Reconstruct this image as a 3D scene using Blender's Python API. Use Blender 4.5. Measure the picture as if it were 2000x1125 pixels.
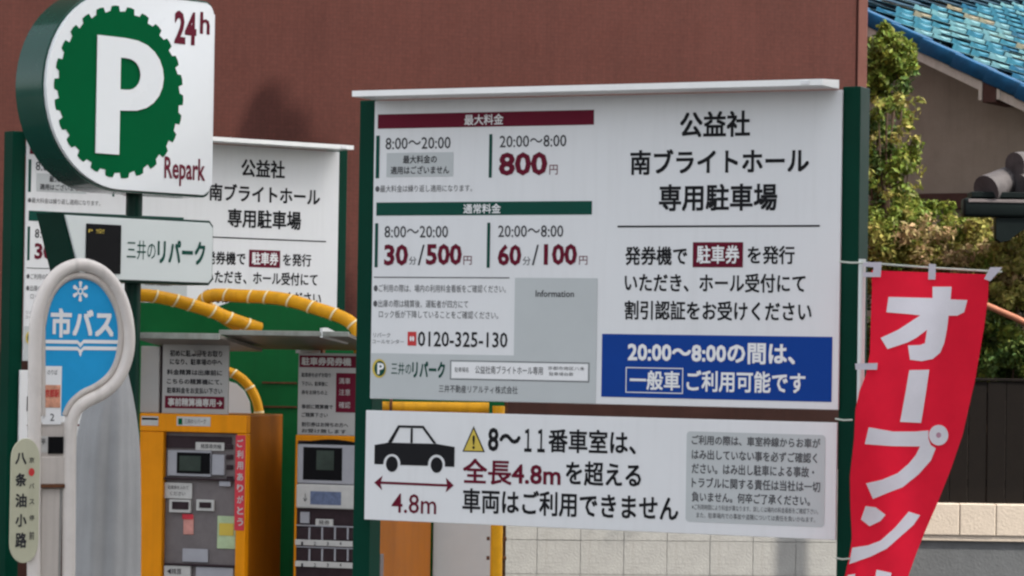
import bpy, bmesh, math, random
from mathutils import Matrix, Vector
from math import radians, sin, cos, pi, atan2

for o in list(bpy.data.objects):
    bpy.data.objects.remove(o, do_unlink=True)
sc = bpy.context.scene
COL = sc.collection

# ------------------------------------------------------------------ camera, world, sun
F = 6000.0                       # focal length in photograph pixels (2000 wide)
EYE = 2.15
cam_d = bpy.data.cameras.new("camera")
cam = bpy.data.objects.new("camera", cam_d)
COL.objects.link(cam)
cam_d.sensor_width = 36.0
cam_d.lens = F / 2000 * 36.0
cam_d.clip_start = 0.1
cam_d.clip_end = 600
RC = Matrix.Rotation(radians(90) + math.atan(115 / F), 3, 'X') @ Matrix.Rotation(radians(0.9), 3, 'Z')
cam.location = (0, 0, EYE)
cam.rotation_euler = RC.to_euler()
sc.camera = cam

SUN_AZ = (0.906, -0.423)         # horizontal direction towards the sun
SUN_EL = radians(48)
w = bpy.data.worlds.new("World")
sc.world = w
w.use_nodes = True
nt = w.node_tree
nt.nodes.clear()
sky = nt.nodes.new('ShaderNodeTexSky')
sky.sky_type = 'NISHITA'
sky.sun_disc = False
sky.sun_elevation = SUN_EL
sky.sun_rotation = atan2(SUN_AZ[0], SUN_AZ[1])
sky.air_density = 1.0
sky.dust_density = 3.0
sky.ozone_density = 0.6
hs = nt.nodes.new('ShaderNodeHueSaturation')
hs.inputs['Saturation'].default_value = 0.27
bg = nt.nodes.new('ShaderNodeBackground')
bg.inputs['Strength'].default_value = 0.15
wo = nt.nodes.new('ShaderNodeOutputWorld')
nt.links.new(sky.outputs[0], hs.inputs['Color'])
nt.links.new(hs.outputs[0], bg.inputs['Color'])
nt.links.new(bg.outputs[0], wo.inputs['Surface'])

sd = bpy.data.lights.new("sun", 'SUN')
sd.energy = 2.6
sd.angle = radians(0.53)
sd.color = (1.0, 0.93, 0.82)
so = bpy.data.objects.new("sun", sd)
COL.objects.link(so)
sv = Vector((SUN_AZ[0] * cos(SUN_EL), SUN_AZ[1] * cos(SUN_EL), sin(SUN_EL)))
so.rotation_euler = (-sv).to_track_quat('-Z', 'Y').to_euler()
so.location = (30, -20, 40)

sc.view_settings.view_transform = 'Standard'
sc.view_settings.look = 'None'
sc.view_settings.exposure = 1.48
sc.view_settings.gamma = 1.0
sc.cycles.filter_width = 2.4
sc.cycles.use_adaptive_sampling = True

# ------------------------------------------------------------------ materials
def mat(name, col, rough=0.5, var=0.06, scale=6.0, bump=0.0, bscale=60.0, metal=0.0, spec=0.14, coat=0.0,
        streak=0.0, dirt=None, island=0.0, trans=None):
    m = bpy.data.materials.new(name)
    m.use_nodes = True
    t = m.node_tree
    b = t.nodes['Principled BSDF']
    L = t.links.new
    b.inputs['Roughness'].default_value = rough
    b.inputs['Metallic'].default_value = metal
    b.inputs['Specular IOR Level'].default_value = spec
    if coat:
        b.inputs['Coat Weight'].default_value = coat
        b.inputs['Coat Roughness'].default_value = 0.08
    tc = t.nodes.new('ShaderNodeTexCoord')
    no = t.nodes.new('ShaderNodeTexNoise')
    no.inputs['Scale'].default_value = scale
    no.inputs['Detail'].default_value = 6
    no.inputs['Roughness'].default_value = 0.65
    L(tc.outputs['Object'], no.inputs['Vector'])
    hsv = t.nodes.new('ShaderNodeHueSaturation')
    hsv.inputs['Color'].default_value = (*col, 1)
    mr = t.nodes.new('ShaderNodeMapRange')
    mr.inputs['From Min'].default_value = 0.3
    mr.inputs['From Max'].default_value = 0.7
    mr.inputs['To Min'].default_value = 1 - var
    mr.inputs['To Max'].default_value = 1 + var
    L(no.outputs['Fac'], mr.inputs['Value'])
    val = mr.outputs['Result']
    if island:
        ge = t.nodes.new('ShaderNodeNewGeometry')
        mi = t.nodes.new('ShaderNodeMapRange')
        mi.inputs['To Min'].default_value = 1 - island
        mi.inputs['To Max'].default_value = 1 + island
        L(ge.outputs['Random Per Island'], mi.inputs['Value'])
        mu = t.nodes.new('ShaderNodeMath'); mu.operation = 'MULTIPLY'
        L(val, mu.inputs[0]); L(mi.outputs['Result'], mu.inputs[1])
        val = mu.outputs[0]
        mh = t.nodes.new('ShaderNodeMapRange')
        mh.inputs['To Min'].default_value = 0.5 - 0.035
        mh.inputs['To Max'].default_value = 0.5 + 0.03
        m2 = t.nodes.new('ShaderNodeMath'); m2.operation = 'FRACT'
        m3 = t.nodes.new('ShaderNodeMath'); m3.operation = 'MULTIPLY'; m3.inputs[1].default_value = 7.31
        L(ge.outputs['Random Per Island'], m3.inputs[0]); L(m3.outputs[0], m2.inputs[0]); L(m2.outputs[0], mh.inputs['Value'])
        L(mh.outputs['Result'], hsv.inputs['Hue'])
    L(val, hsv.inputs['Value'])
    out = hsv.outputs['Color']
    if streak:
        mp = t.nodes.new('ShaderNodeMapping')
        mp.inputs['Scale'].default_value = (14, 14, 0.9)
        L(tc.outputs['Object'], mp.inputs['Vector'])
        n2 = t.nodes.new('ShaderNodeTexNoise')
        n2.inputs['Scale'].default_value = 2.2
        n2.inputs['Detail'].default_value = 5
        L(mp.outputs['Vector'], n2.inputs['Vector'])
        r2 = t.nodes.new('ShaderNodeMapRange')
        r2.inputs['From Min'].default_value = 0.5
        r2.inputs['From Max'].default_value = 0.8
        r2.inputs['To Max'].default_value = streak
        L(n2.outputs['Fac'], r2.inputs['Value'])
        mx = t.nodes.new('ShaderNodeMix'); mx.data_type = 'RGBA'
        L(r2.outputs['Result'], mx.inputs[0])
        L(out, mx.inputs[6])
        mx.inputs[7].default_value = (*(dirt or (0.16, 0.14, 0.11)), 1)
        out = mx.outputs[2]
    L(out, b.inputs['Base Color'])
    mrr = t.nodes.new('ShaderNodeMapRange')
    mrr.inputs['To Min'].default_value = max(0.02, rough - 0.08)
    mrr.inputs['To Max'].default_value = min(1, rough + 0.1)
    L(no.outputs['Fac'], mrr.inputs['Value'])
    L(mrr.outputs['Result'], b.inputs['Roughness'])
    if bump:
        nb = t.nodes.new('ShaderNodeTexNoise')
        nb.inputs['Scale'].default_value = bscale
        nb.inputs['Detail'].default_value = 4
        L(tc.outputs['Object'], nb.inputs['Vector'])
        bu = t.nodes.new('ShaderNodeBump')
        bu.inputs['Strength'].default_value = bump
        bu.inputs['Distance'].default_value = 0.01
        L(nb.outputs['Fac'], bu.inputs['Height'])
        L(bu.outputs['Normal'], b.inputs['Normal'])
    if trans:
        tr = t.nodes.new('ShaderNodeBsdfTranslucent')
        L(out, tr.inputs['Color'])
        ms = t.nodes.new('ShaderNodeMixShader')
        ms.inputs[0].default_value = trans
        L(b.outputs[0], ms.inputs[1]); L(tr.outputs[0], ms.inputs[2])
        L(ms.outputs[0], t.nodes['Material Output'].inputs['Surface'])
    return m

def brick_mat(name, c1, c2, cm, bw, bh, mortar, rough=0.4, offset=0.0, bump=0.5, var=0.12):
    m = mat(name, c1, rough, var=0.0)
    t = m.node_tree
    L = t.links.new
    b = t.nodes['Principled BSDF']
    tc = t.nodes.new('ShaderNodeTexCoord')
    sx = t.nodes.new('ShaderNodeSeparateXYZ'); cx = t.nodes.new('ShaderNodeCombineXYZ')
    L(tc.outputs['Object'], sx.inputs[0]); L(sx.outputs['X'], cx.inputs['X']); L(sx.outputs['Z'], cx.inputs['Y'])
    br = t.nodes.new('ShaderNodeTexBrick')
    br.offset = offset
    br.inputs['Scale'].default_value = 1.0
    br.inputs['Brick Width'].default_value = bw
    br.inputs['Row Height'].default_value = bh
    br.inputs['Mortar Size'].default_value = mortar
    br.inputs['Mortar Smooth'].default_value = 0.2
    br.inputs['Color1'].default_value = (*c1, 1)
    br.inputs['Color2'].default_value = (*c2, 1)
    br.inputs['Mortar'].default_value = (*cm, 1)
    L(cx.outputs[0], br.inputs['Vector'])
    no = t.nodes.new('ShaderNodeTexNoise'); no.inputs['Scale'].default_value = 1.3; no.inputs['Detail'].default_value = 8
    no.inputs['Roughness'].default_value = 0.7
    L(tc.outputs['Object'], no.inputs['Vector'])
    n3 = t.nodes.new('ShaderNodeTexNoise'); n3.inputs['Scale'].default_value = 1.0; n3.inputs['Detail'].default_value = 6
    mp3 = t.nodes.new('ShaderNodeMapping'); mp3.inputs['Scale'].default_value = (22, 22, 1.6)
    L(tc.outputs['Object'], mp3.inputs['Vector']); L(mp3.outputs['Vector'], n3.inputs['Vector'])
    n4 = t.nodes.new('ShaderNodeTexNoise'); n4.inputs['Scale'].default_value = 42; n4.inputs['Detail'].default_value = 2
    L(tc.outputs['Object'], n4.inputs['Vector'])
    ad = t.nodes.new('ShaderNodeMath'); ad.operation = 'MULTIPLY_ADD'; ad.inputs[1].default_value = .5
    L(n3.outputs['Fac'], ad.inputs[0]); L(no.outputs['Fac'], ad.inputs[2])
    ad2 = t.nodes.new('ShaderNodeMath'); ad2.operation = 'MULTIPLY_ADD'; ad2.inputs[1].default_value = .7
    L(n4.outputs['Fac'], ad2.inputs[0]); L(ad.outputs[0], ad2.inputs[2])
    mr = t.nodes.new('ShaderNodeMapRange')
    mr.inputs['From Min'].default_value = .8; mr.inputs['From Max'].default_value = 1.4
    mr.inputs['To Min'].default_value = 1 - var; mr.inputs['To Max'].default_value = 1 + var
    L(ad2.outputs[0], mr.inputs['Value'])
    hsv = t.nodes.new('ShaderNodeHueSaturation')
    L(br.outputs['Color'], hsv.inputs['Color']); L(mr.outputs['Result'], hsv.inputs['Value'])
    L(hsv.outputs[0], b.inputs['Base Color'])
    bu = t.nodes.new('ShaderNodeBump'); bu.invert = True
    bu.inputs['Strength'].default_value = bump; bu.inputs['Distance'].default_value = 0.003
    L(br.outputs['Fac'], bu.inputs['Height']); L(bu.outputs['Normal'], b.inputs['Normal'])
    return m

M = {}
M['white_panel'] = mat('white vinyl panel', (0.74, 0.745, 0.75), 0.42, 0.02, 3, streak=0.06)
M['grey_print'] = mat('grey print', (0.50, 0.525, 0.525), 0.45, 0.03, 5)
M['white_print'] = mat('white print', (0.80, 0.80, 0.80), 0.45, 0.02)
M['black_print'] = mat('black print', (0.010, 0.010, 0.012), 0.6, 0.1, 30)
M['text_grey'] = mat('dark grey print', (0.035, 0.035, 0.04), 0.6, 0.1, 30)
M['fine_print'] = mat('fine print', (0.10, 0.10, 0.105), 0.6, 0.1, 30)
M['maroon'] = mat('maroon print', (0.125, 0.004, 0.020), 0.55, 0.06, 12)
M['green_print'] = mat('green print', (0.002, 0.060, 0.042), 0.55, 0.06, 12)
M['blue_print'] = mat('blue print', (0.002, 0.045, 0.27), 0.5, 0.05, 8)
M['yellow_print'] = mat('yellow print', (0.60, 0.45, 0.08), 0.45, 0.05)
M['red_print'] = mat('red print', (0.55, 0.05, 0.05), 0.45, 0.08)
M['pink_print'] = mat('pink print', (0.62, 0.30, 0.20), 0.5, 0.35, 40)
M['green_paint'] = mat('dark green gloss paint', (0.0005, 0.036, 0.021), 0.4, 0.10, 5, spec=.07, bump=0.03, bscale=8)
M['green_rim'] = mat('sign casing green', (0.002, 0.050, 0.034), 0.25, 0.08, 4, coat=0.45, bump=0.03, bscale=6)
M['green_gear'] = mat('green sign print', (0.0003, 0.100, 0.032), 0.5, 0.05, 4, spec=.02)
M['green_box'] = mat('display casing dark green', (0.002, 0.026, 0.017), 0.4, 0.1)
M['face_white'] = mat('acrylic sign face', (0.74, 0.76, 0.77), 0.28, 0.015, 3, coat=0.3)
M['face_grey'] = mat('acrylic sign face greenish', (0.56, 0.60, 0.59), 0.3, 0.02, 3, coat=0.2)
M['visor'] = mat('white painted metal visor', (0.90, 0.90, 0.88), 0.3, 0.04, 10)
M['dark_screen'] = mat('dark glass display', (0.008, 0.008, 0.009), 0.35, 0.1, spec=.04)
M['bus_frame'] = mat('cream painted steel tube', (0.66, 0.61, 0.57), 0.28, 0.05, 14, streak=0.25, coat=0.3)
M['bus_plate'] = mat('cream painted steel plate', (0.54, 0.49, 0.45), 0.5, 0.05, 9, streak=0.25)
M['bus_blue'] = mat('sky blue enamel', (0.022, 0.32, 0.64), 0.4, 0.06, 9)
M['oval'] = mat('aged cream plate', (0.50, 0.49, 0.36), 0.5, 0.06, 9, streak=0.2)
M['cover'] = mat('grey vinyl cover', (0.30, 0.302, 0.305), 0.6, 0.10, 5, bump=0.3, bscale=9, streak=0.2, dirt=(0.15, 0.155, 0.16))
M['yellow_tube'] = mat('yellow reflective tube', (0.74, 0.35, 0.015), 0.38, 0.12, 18, bump=0.05, bscale=40, streak=0.3, dirt=(0.25, 0.11, 0.02))
M['band'] = mat('cream reflective band', (0.85, 0.72, 0.42), 0.4, 0.05)
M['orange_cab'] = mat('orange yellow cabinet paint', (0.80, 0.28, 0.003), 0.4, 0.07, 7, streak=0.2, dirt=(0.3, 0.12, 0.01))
M['orange_shaded'] = mat('orange cabinet paint with side shade', (0.33, 0.100, 0.004), 0.45, 0.10, 7, streak=0.3, dirt=(0.14, 0.06, 0.01))  # same cabinet orange, darkened in colour for the shaded sides
M['steel_panel'] = mat('grey brown steel panel', (0.17, 0.15, 0.15), 0.5, 0.12, 16, bump=0.05)
M['steel_light'] = mat('light grey plastic', (0.36, 0.36, 0.39), 0.45, 0.08, 10)
M['label_white'] = mat('white machine label', (0.52, 0.51, 0.49), 0.5, 0.08, 20)
M['label_red'] = mat('red sticker', (0.60, 0.05, 0.07), 0.45, 0.1, 20)
M['label_green'] = mat('pale green sticker', (0.42, 0.52, 0.32), 0.45, 0.15, 20)
M['label_blue'] = mat('grey blue sticker', (0.12, 0.15, 0.24), 0.45, 0.3, 60)
M['label_pink'] = mat('pink sticker', (0.60, 0.28, 0.24), 0.45, 0.2, 30)
M['notice'] = mat('grey notice board', (0.40, 0.39, 0.375), 0.5, 0.04, 8)
M['screen_green'] = mat('greenish lcd glass', (0.045, 0.06, 0.05), 0.2, 0.2, 20)
M['canopy'] = mat('smoky polycarbonate canopy', (0.20, 0.18, 0.155), 0.4, 0.2, 10, streak=0.3)
M['canopy_lip'] = mat('dull canopy edge', (0.27, 0.28, 0.25), 0.5, 0.2, 14, streak=.4)
M['green_sheet'] = mat('green sheet panel', (0.004, 0.115, 0.030), 0.45, 0.14, 4, streak=0.2, dirt=(0.01, 0.04, 0.02), bump=0.1, bscale=7)
M['rust'] = mat('rusty steel', (0.12, 0.05, 0.025), 0.7, 0.3, 40)
M['red_cloth'] = mat('red polyester cloth', (0.93, 0.018, 0.050), 0.75, 0.07, 5, bump=0.9, bscale=7, trans=0.38)
M['white_cloth'] = mat('white printed cloth', (0.82, 0.78, 0.82), 0.6, 0.04, 8, bump=0.1, bscale=200)
M['pink_cloth'] = mat('pinkish doubled cloth', (0.60, 0.32, 0.42), 0.6, 0.04)
M['white_pole'] = mat('white coated pole', (0.66, 0.70, 0.68), 0.35, 0.04)
M['tab'] = mat('white nylon tab', (0.62, 0.58, 0.64), 0.6, 0.05)
M['cord'] = mat('pale cord', (0.55, 0.58, 0.50), 0.7, 0.1)
M['brown_wall'] = brick_mat('brown mosaic tile cladding', (0.070, 0.0235, 0.0185), (0.064, 0.0220, 0.0175), (0.060, 0.0215, 0.0172), 0.0235, 0.0235, 0.0028, 0.45, bump=0.10, var=0.20)
M['brown_trim'] = mat('brown corner trim', (0.12, 0.05, 0.04), 0.5, 0.08, 10)
M['wall_shade'] = mat('dark red brown plinth', (0.018, 0.0065, 0.005), 0.5, 0.3, 3, streak=.3, dirt=(.035,.012,.008))  # wall brown with the shade of the lower wall put into the colour
M['block_tile'] = mat('grey wall tile', (0.34, 0.335, 0.32), 0.7, 0.09, 9, bump=0.3, bscale=80, streak=0.15)
M['joint'] = mat('dark mortar', (0.32, 0.315, 0.30), 0.85, 0.1, 20)
M['white_board'] = mat('white board', (0.70, 0.71, 0.70), 0.5, 0.03)
M['roof_tile'] = mat('blue glazed roof tile', (0.034, 0.145, 0.205), 0.5, 0.3, 7, coat=0.08, bump=0.1, bscale=20)
M['roof_tile_pale'] = mat('pale blue glazed roof tile', (0.115, 0.235, 0.26), 0.55, 0.3, 9, coat=0.05)
M['roof_tile_deep'] = mat('deep blue glazed roof tile', (0.012, 0.08, 0.145), 0.5, 0.3, 9, coat=0.08)
M['roof_tile_tan'] = mat('faded tan roof tile', (0.19, 0.17, 0.12), 0.6, 0.3, 9)
M['verge'] = mat('deep blue verge tile', (0.005, 0.055, 0.13), 0.5, 0.35, 9, coat=0.1)
M['roof_under'] = mat('roof felt', (0.02, 0.05, 0.08), 0.8)
M['barge'] = mat('white bargeboard', (0.52, 0.48, 0.44), 0.6, 0.10, 9, streak=0.3)
M['plaster'] = mat('grey brown plaster', (0.32, 0.27, 0.222), 0.85, 0.10, 5, bump=0.2, bscale=60, streak=0.2)
M['brown_wood'] = mat('dark brown wood', (0.07, 0.035, 0.03), 0.7, 0.2, 12)
M['grey_tile'] = mat('grey smoked tile', (0.072, 0.066, 0.068), 0.65, 0.3, 12, bump=0.1)
M['dark_gutter'] = mat('dark gutter', (0.004, 0.008, 0.008), 0.5, 0.1, 12)
M['black_fence'] = mat('black brown fence board', (0.007, 0.005, 0.004), 0.8, 0.25, 12, bump=0.1)
M['coping'] = mat('cream stone coping', (0.50, 0.43, 0.355), 0.75, 0.06, 9, bump=0.3, bscale=60)
M['concrete'] = mat('grey concrete', (0.115, 0.12, 0.125), 0.8, 0.12, 7, bump=0.3, bscale=60)
M['asphalt'] = mat('asphalt', (0.055, 0.055, 0.057), 0.9, 0.15, 30, bump=0.4, bscale=120)
M['pavement'] = mat('pavement concrete', (0.30, 0.29, 0.27), 0.85, 0.1, 8, bump=0.2)
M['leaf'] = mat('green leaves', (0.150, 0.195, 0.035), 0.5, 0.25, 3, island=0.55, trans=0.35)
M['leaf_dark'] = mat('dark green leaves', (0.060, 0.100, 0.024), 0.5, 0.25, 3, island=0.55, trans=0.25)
M['leaf_yellow'] = mat('yellow green leaves', (0.26, 0.25, 0.065), 0.5, 0.25, 3, island=0.5, trans=0.35)
M['leaf_pale'] = mat('pale tan leaves', (0.36, 0.28, 0.14), 0.6, 0.25, 3, island=0.5, trans=0.3)
M['needle'] = mat('conifer needles', (0.03, 0.06, 0.02), 0.6, 0.2, 3, island=0.4)
M['bark'] = mat('bark', (0.10, 0.07, 0.05), 0.9, 0.25, 15, bump=0.5, bscale=30)
M['tan_pole'] = mat('tan bamboo pole', (0.30, 0.12, 0.07), 0.5, 0.15, 14)
M['render_wall'] = mat('beige render', (0.42, 0.40, 0.37), 0.8, 0.06, 4)
M['glass'] = mat('window glass', (0.03, 0.035, 0.04), 0.08, 0.05)
M['key'] = mat('dark key', (0.035, 0.022, 0.026), 0.3, 0.2, 30)

# ------------------------------------------------------------------ object helpers
def tag(o, label=None, cat=None, group=None, kind=None):
    if label: o['label'] = label
    if cat: o['category'] = cat
    if group: o['group'] = group
    if kind: o['kind'] = kind
    return o

def thing(name, label, cat, loc=(0, 0, 0), rz=0.0, group=None):
    o = bpy.data.objects.new(name, None)
    COL.objects.link(o)
    o.empty_display_size = 0.1
    o.location = loc
    o.rotation_euler = (0, 0, rz)
    return tag(o, label, cat, group)

def obj(name, bm, m, parent=None, smooth=None):
    me = bpy.data.meshes.new(name)
    bm.normal_update()
    bm.to_mesh(me)
    bm.free()
    me.materials.append(m if not isinstance(m, str) else M[m])
    if smooth is not None:
        me.polygons.foreach_set('use_smooth', [True] * len(me.polygons))
        me.set_sharp_from_angle(angle=radians(smooth))
    o = bpy.data.objects.new(name, me)
    COL.objects.link(o)
    if parent is not None:
        o.parent = parent
    return o

def inst(name, src, parent, loc=(0, 0, 0), rot=(0, 0, 0), scale=(1, 1, 1), m=None):
    o = bpy.data.objects.new(name, src.data)
    COL.objects.link(o)
    o.parent = parent
    o.location = loc; o.rotation_euler = rot; o.scale = scale
    if m:
        o.material_slots[0].link = 'OBJECT'
        o.material_slots[0].material = M[m]
    return o

def copy_tree(o, parent=None):
    c = o.copy()
    COL.objects.link(c)
    c.parent = parent
    for ch in list(o.children):
        copy_tree(ch, c)
    return c

def box(bm, x0, x1, y0, y1, z0, z1, bev=0.0, seg=2):
    if x1 < x0: x0, x1 = x1, x0
    if y1 < y0: y0, y1 = y1, y0
    if z1 < z0: z0, z1 = z1, z0
    vs = [bm.verts.new((x, y, z)) for x in (x0, x1) for y in (y0, y1) for z in (z0, z1)]
    fs = []
    for q in ((0, 1, 3, 2), (4, 6, 7, 5), (0, 4, 5, 1), (2, 3, 7, 6), (0, 2, 6, 4), (1, 5, 7, 3)):
        fs.append(bm.faces.new([vs[i] for i in q]))
    if bev:
        es = list({e for f in fs for e in f.edges})
        bmesh.ops.bevel(bm, geom=es, offset=bev, segments=seg, affect='EDGES', profile=0.5)
    return bm

def bbox(*a, **k):
    return box(bmesh.new(), *a, **k)

def prism(bm, pts, y0, y1, bev=0.0):
    """polygon in local x,z (counter clockwise seen from the front) extruded from y0 (front) to y1 (back)"""
    fr = [bm.verts.new((p[0], y0, p[1])) for p in pts]
    bk = [bm.verts.new((p[0], y1, p[1])) for p in pts]
    n = len(pts)
    f0 = bm.faces.new(fr)
    bm.faces.new(bk[::-1])
    for i in range(n):
        bm.faces.new((fr[i], bk[i], bk[(i + 1) % n], fr[(i + 1) % n]))
    if bev:
        bmesh.ops.bevel(bm, geom=list(f0.edges), offset=bev, segments=3, affect='EDGES', profile=0.5)
    bmesh.ops.recalc_face_normals(bm, faces=bm.faces[:])
    return bm

def flat(bm, pts, y):
    f = bm.faces.new([bm.verts.new((p[0], y, p[1])) for p in pts])
    f.normal_update()
    if f.normal.y > 0:
        f.normal_flip()
    return f

def tube(bm, pts, r, n=12, cap=True, sx=1.0):
    """sweep a circle along 3D points with parallel transport"""
    pts = [Vector(p) for p in pts]
    rr = r if isinstance(r, (list, tuple)) else [r] * len(pts)
    rings = []
    T0 = (pts[1] - pts[0]).normalized()
    up = Vector((0, 0, 1)) if abs(T0.z) < 0.9 else Vector((0, 1, 0))
    N = (up - T0 * up.dot(T0)).normalized()
    for i, p in enumerate(pts):
        if i == 0: T = (pts[1] - pts[0])
        elif i == len(pts) - 1: T = pts[-1] - pts[-2]
        else: T = (pts[i + 1] - pts[i]).normalized() + (pts[i] - pts[i - 1]).normalized()
        T.normalize()
        N = (N - T * N.dot(T)).normalized()
        B = T.cross(N)
        rings.append([bm.verts.new(p + (N * cos(2 * pi * k / n) + B * sin(2 * pi * k / n)) * rr[i]) for k in range(n)])
    for a, b in zip(rings, rings[1:]):
        for k in range(n):
            bm.faces.new((a[k], a[(k + 1) % n], b[(k + 1) % n], b[k]))
    if cap:
        bm.faces.new(rings[0][::-1]); bm.faces.new(rings[-1])
    return bm

def smooth_path(pts, sub=6):
    P_ = [Vector(p) for p in pts]
    out = []
    for i in range(len(P_) - 1):
        p0 = P_[max(i - 1, 0)]; p1 = P_[i]; p2 = P_[i + 1]; p3 = P_[min(i + 2, len(P_) - 1)]
        for k in range(sub):
            t = k / sub
            out.append(0.5 * ((2 * p1) + (p2 - p0) * t + (2 * p0 - 5 * p1 + 4 * p2 - p3) * t * t + (3 * p1 - p0 - 3 * p2 + p3) * t ** 3))
    out.append(P_[-1])
    return out

def ray(u, v):
    d = RC @ Vector(((u - 1000) / F, (562.5 - v) / F, -1.0))
    return d / d.y

def at(u, v, D):
    d = ray(u, v)
    return Vector((d.x * D, D, EYE + d.z * D))

class Plane:
    """a vertical plane of the place: local x along it, local y into it, z up; origin on the ground"""
    def __init__(s, ul, Dl, ur, Dr, v=560):
        a = at(ul, v, Dl); b = at(ur, v, Dr)
        s.o = Vector((a.x, a.y, 0))
        e = Vector((b.x - a.x, b.y - a.y, 0))
        s.len = e.length
        s.rz = atan2(e.y, e.x)
        s.e = e.normalized()
        s.n = Vector((s.e.y, -s.e.x, 0))      # towards the camera
    def px(s, u, v, w=0.0):
        d = ray(u, v)
        d = Vector((d.x, d.y, d.z))
        o = s.o + s.n * w
        c = Vector((0, 0, EYE))
        t = (o - c).dot(s.n) / d.dot(s.n)
        p = c + d * t
        return ((p - s.o).dot(s.e), p.z)
    def rect(s, u0, v0, u1, v1, w=0.0):
        uc = (u0 + u1) / 2; vc = (v0 + v1) / 2
        return s.px(u0, vc, w)[0], s.px(u1, vc, w)[0], s.px(uc, v1, w)[1], s.px(uc, v0, w)[1]
    def box(s, bm, u0, v0, u1, v1, w0, w1, bev=0.0):
        x0, x1, z0, z1 = s.rect(u0, v0, u1, v1, w1)
        return box(bm, x0, x1, -w1, -w0, z0, z1, bev)
    def flat(s, bm, u0, v0, u1, v1, w):
        x0, x1, z0, z1 = s.rect(u0, v0, u1, v1, w)
        return flat(bm, [(x0, z0), (x1, z0), (x1, z1), (x0, z1)], -w)
    def local(s, p):
        q = Vector(p) - s.o
        return Vector((q.dot(s.e), -q.dot(s.n), q.z))
    def frame(s, bm, u0, v0, u1, v1, w, t=0.003):
        x0, x1, z0, z1 = s.rect(u0, v0, u1, v1, w)
        for a in (((x0, z0), (x1, z0), (x1, z0 + t), (x0, z0 + t)), ((x0, z1 - t), (x1, z1 - t), (x1, z1), (x0, z1)),
                  ((x0, z0 + t), (x0 + t, z0 + t), (x0 + t, z1 - t), (x0, z1 - t)),
                  ((x1 - t, z0 + t), (x1, z0 + t), (x1, z1 - t), (x1 - t, z1 - t))):
            flat(bm, a, -w)

# ------------------------------------------------------------------ lettering, converted in one batch
TEXTS = []
def field(pl, u0, v0, u1, v1, w, name, m, parent):
    bm = bmesh.new(); pl.flat(bm, u0, v0, u1, v1, w)
    return obj(name, bm, m, parent)
def outline(pl, u0, v0, u1, v1, w, t, m, parent):
    bm = bmesh.new(); pl.frame(bm, u0, v0, u1, v1, w, t)
    return obj('frame_line', bm, m, parent)
def shape(pts, w, name, m, parent):
    bm = bmesh.new(); flat(bm, pts, -w)
    return obj(name, bm, m, parent)

def text(s, pl, u0, v0, u1, v1, w, name, m, parent, bold=0.0, res=2):
    c = bpy.data.curves.new('t', 'FONT')
    c.body = s
    c.size = 1.0
    ascii_ = all(ord(ch) < 128 for ch in s)
    c.offset = bold if ascii_ else 0.0
    c.resolution_u = res
    c.fill_mode = 'FRONT'
    o = bpy.data.objects.new('t', c)
    COL.objects.link(o)
    TEXTS.append((o, name, m, parent, pl.rect(u0, v0, u1, v1, w), w, 0.0 if ascii_ else bold))

def flush_text():
    dg = bpy.context.evaluated_depsgraph_get()
    dg.update()
    for o, name, m, parent, (x0, x1, z0, z1), w, bold in TEXTS:
        me = bpy.data.meshes.new_from_object(o.evaluated_get(dg))
        if len(me.vertices) == 0:
            continue
        xs = [v.co.x for v in me.vertices]; ys = [v.co.y for v in me.vertices]
        ax, bx, ay, by = min(xs) - bold, max(xs) + bold, min(ys) - bold, max(ys) + bold
        bm = bmesh.new()
        strikes = [(0, 0)] if bold < .003 else [(-bold, -bold), (bold, -bold), (bold, bold), (-bold, bold)]
        if bold > .02: strikes.append((0, 0))
        for k, (dx, dy) in enumerate(strikes):
            vs = [bm.verts.new((x0 + (v.co.x + dx - ax) / max(bx - ax, 1e-6) * (x1 - x0), -w - k * .00008,
                                z0 + (v.co.y + dy - ay) / max(by - ay, 1e-6) * (z1 - z0))) for v in me.vertices]
            for p in me.polygons:
                try:
                    f = bm.faces.new([vs[i] for i in p.vertices])
                    f.normal_update()
                    if f.normal.y > 0: f.normal_flip()
                except ValueError:
                    pass
        bpy.data.meshes.remove(me)
        obj('lettering', bm, m, parent)
    for o, *_ in TEXTS:
        c = o.data
        bpy.data.objects.remove(o, do_unlink=True)
        bpy.data.curves.remove(c)
    TEXTS.clear()

rnd = random.Random(7)

# ------------------------------------------------------------------ ground, street
g = tag(obj('ground', bbox(-150, 150, -60, 300, -0.2, 0.0), 'asphalt'), kind='structure')
pv = bmesh.new()
box(pv, -40, 6.5, 9.0, 12.2, 0.004, 0.12, 0.01)
tag(obj('pavement', pv, 'pavement'), kind='structure')
kb = tag(obj('kerb', bbox(-40, 6.5, 8.82, 8.997, 0.004, 0.135, 0.015), 'concrete'), kind='structure')

# unseen block, windows included, added beyond the right edge to shade the signs
blk = thing('shade_block', 'tall beige block added to shade the signs, out of the picture', 'building', (7.2, -14, 0))
obj('wall', bbox(0, 8, 0, 23.4, 0, 19), 'render_wall', blk)
wn = bbox(-0.06, 0.04, 0, 1.5, 0, 1.5, 0.01)
w0 = obj('window', wn, 'glass', blk); w0.location = (-0.01, 1.2, 1.2)
for i in range(7):
    for j in range(5):
        if i or j:
            inst('window', w0, blk, (-0.01, 1.2 + i * 3.1, 1.2 + j * 3.5))

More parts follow.
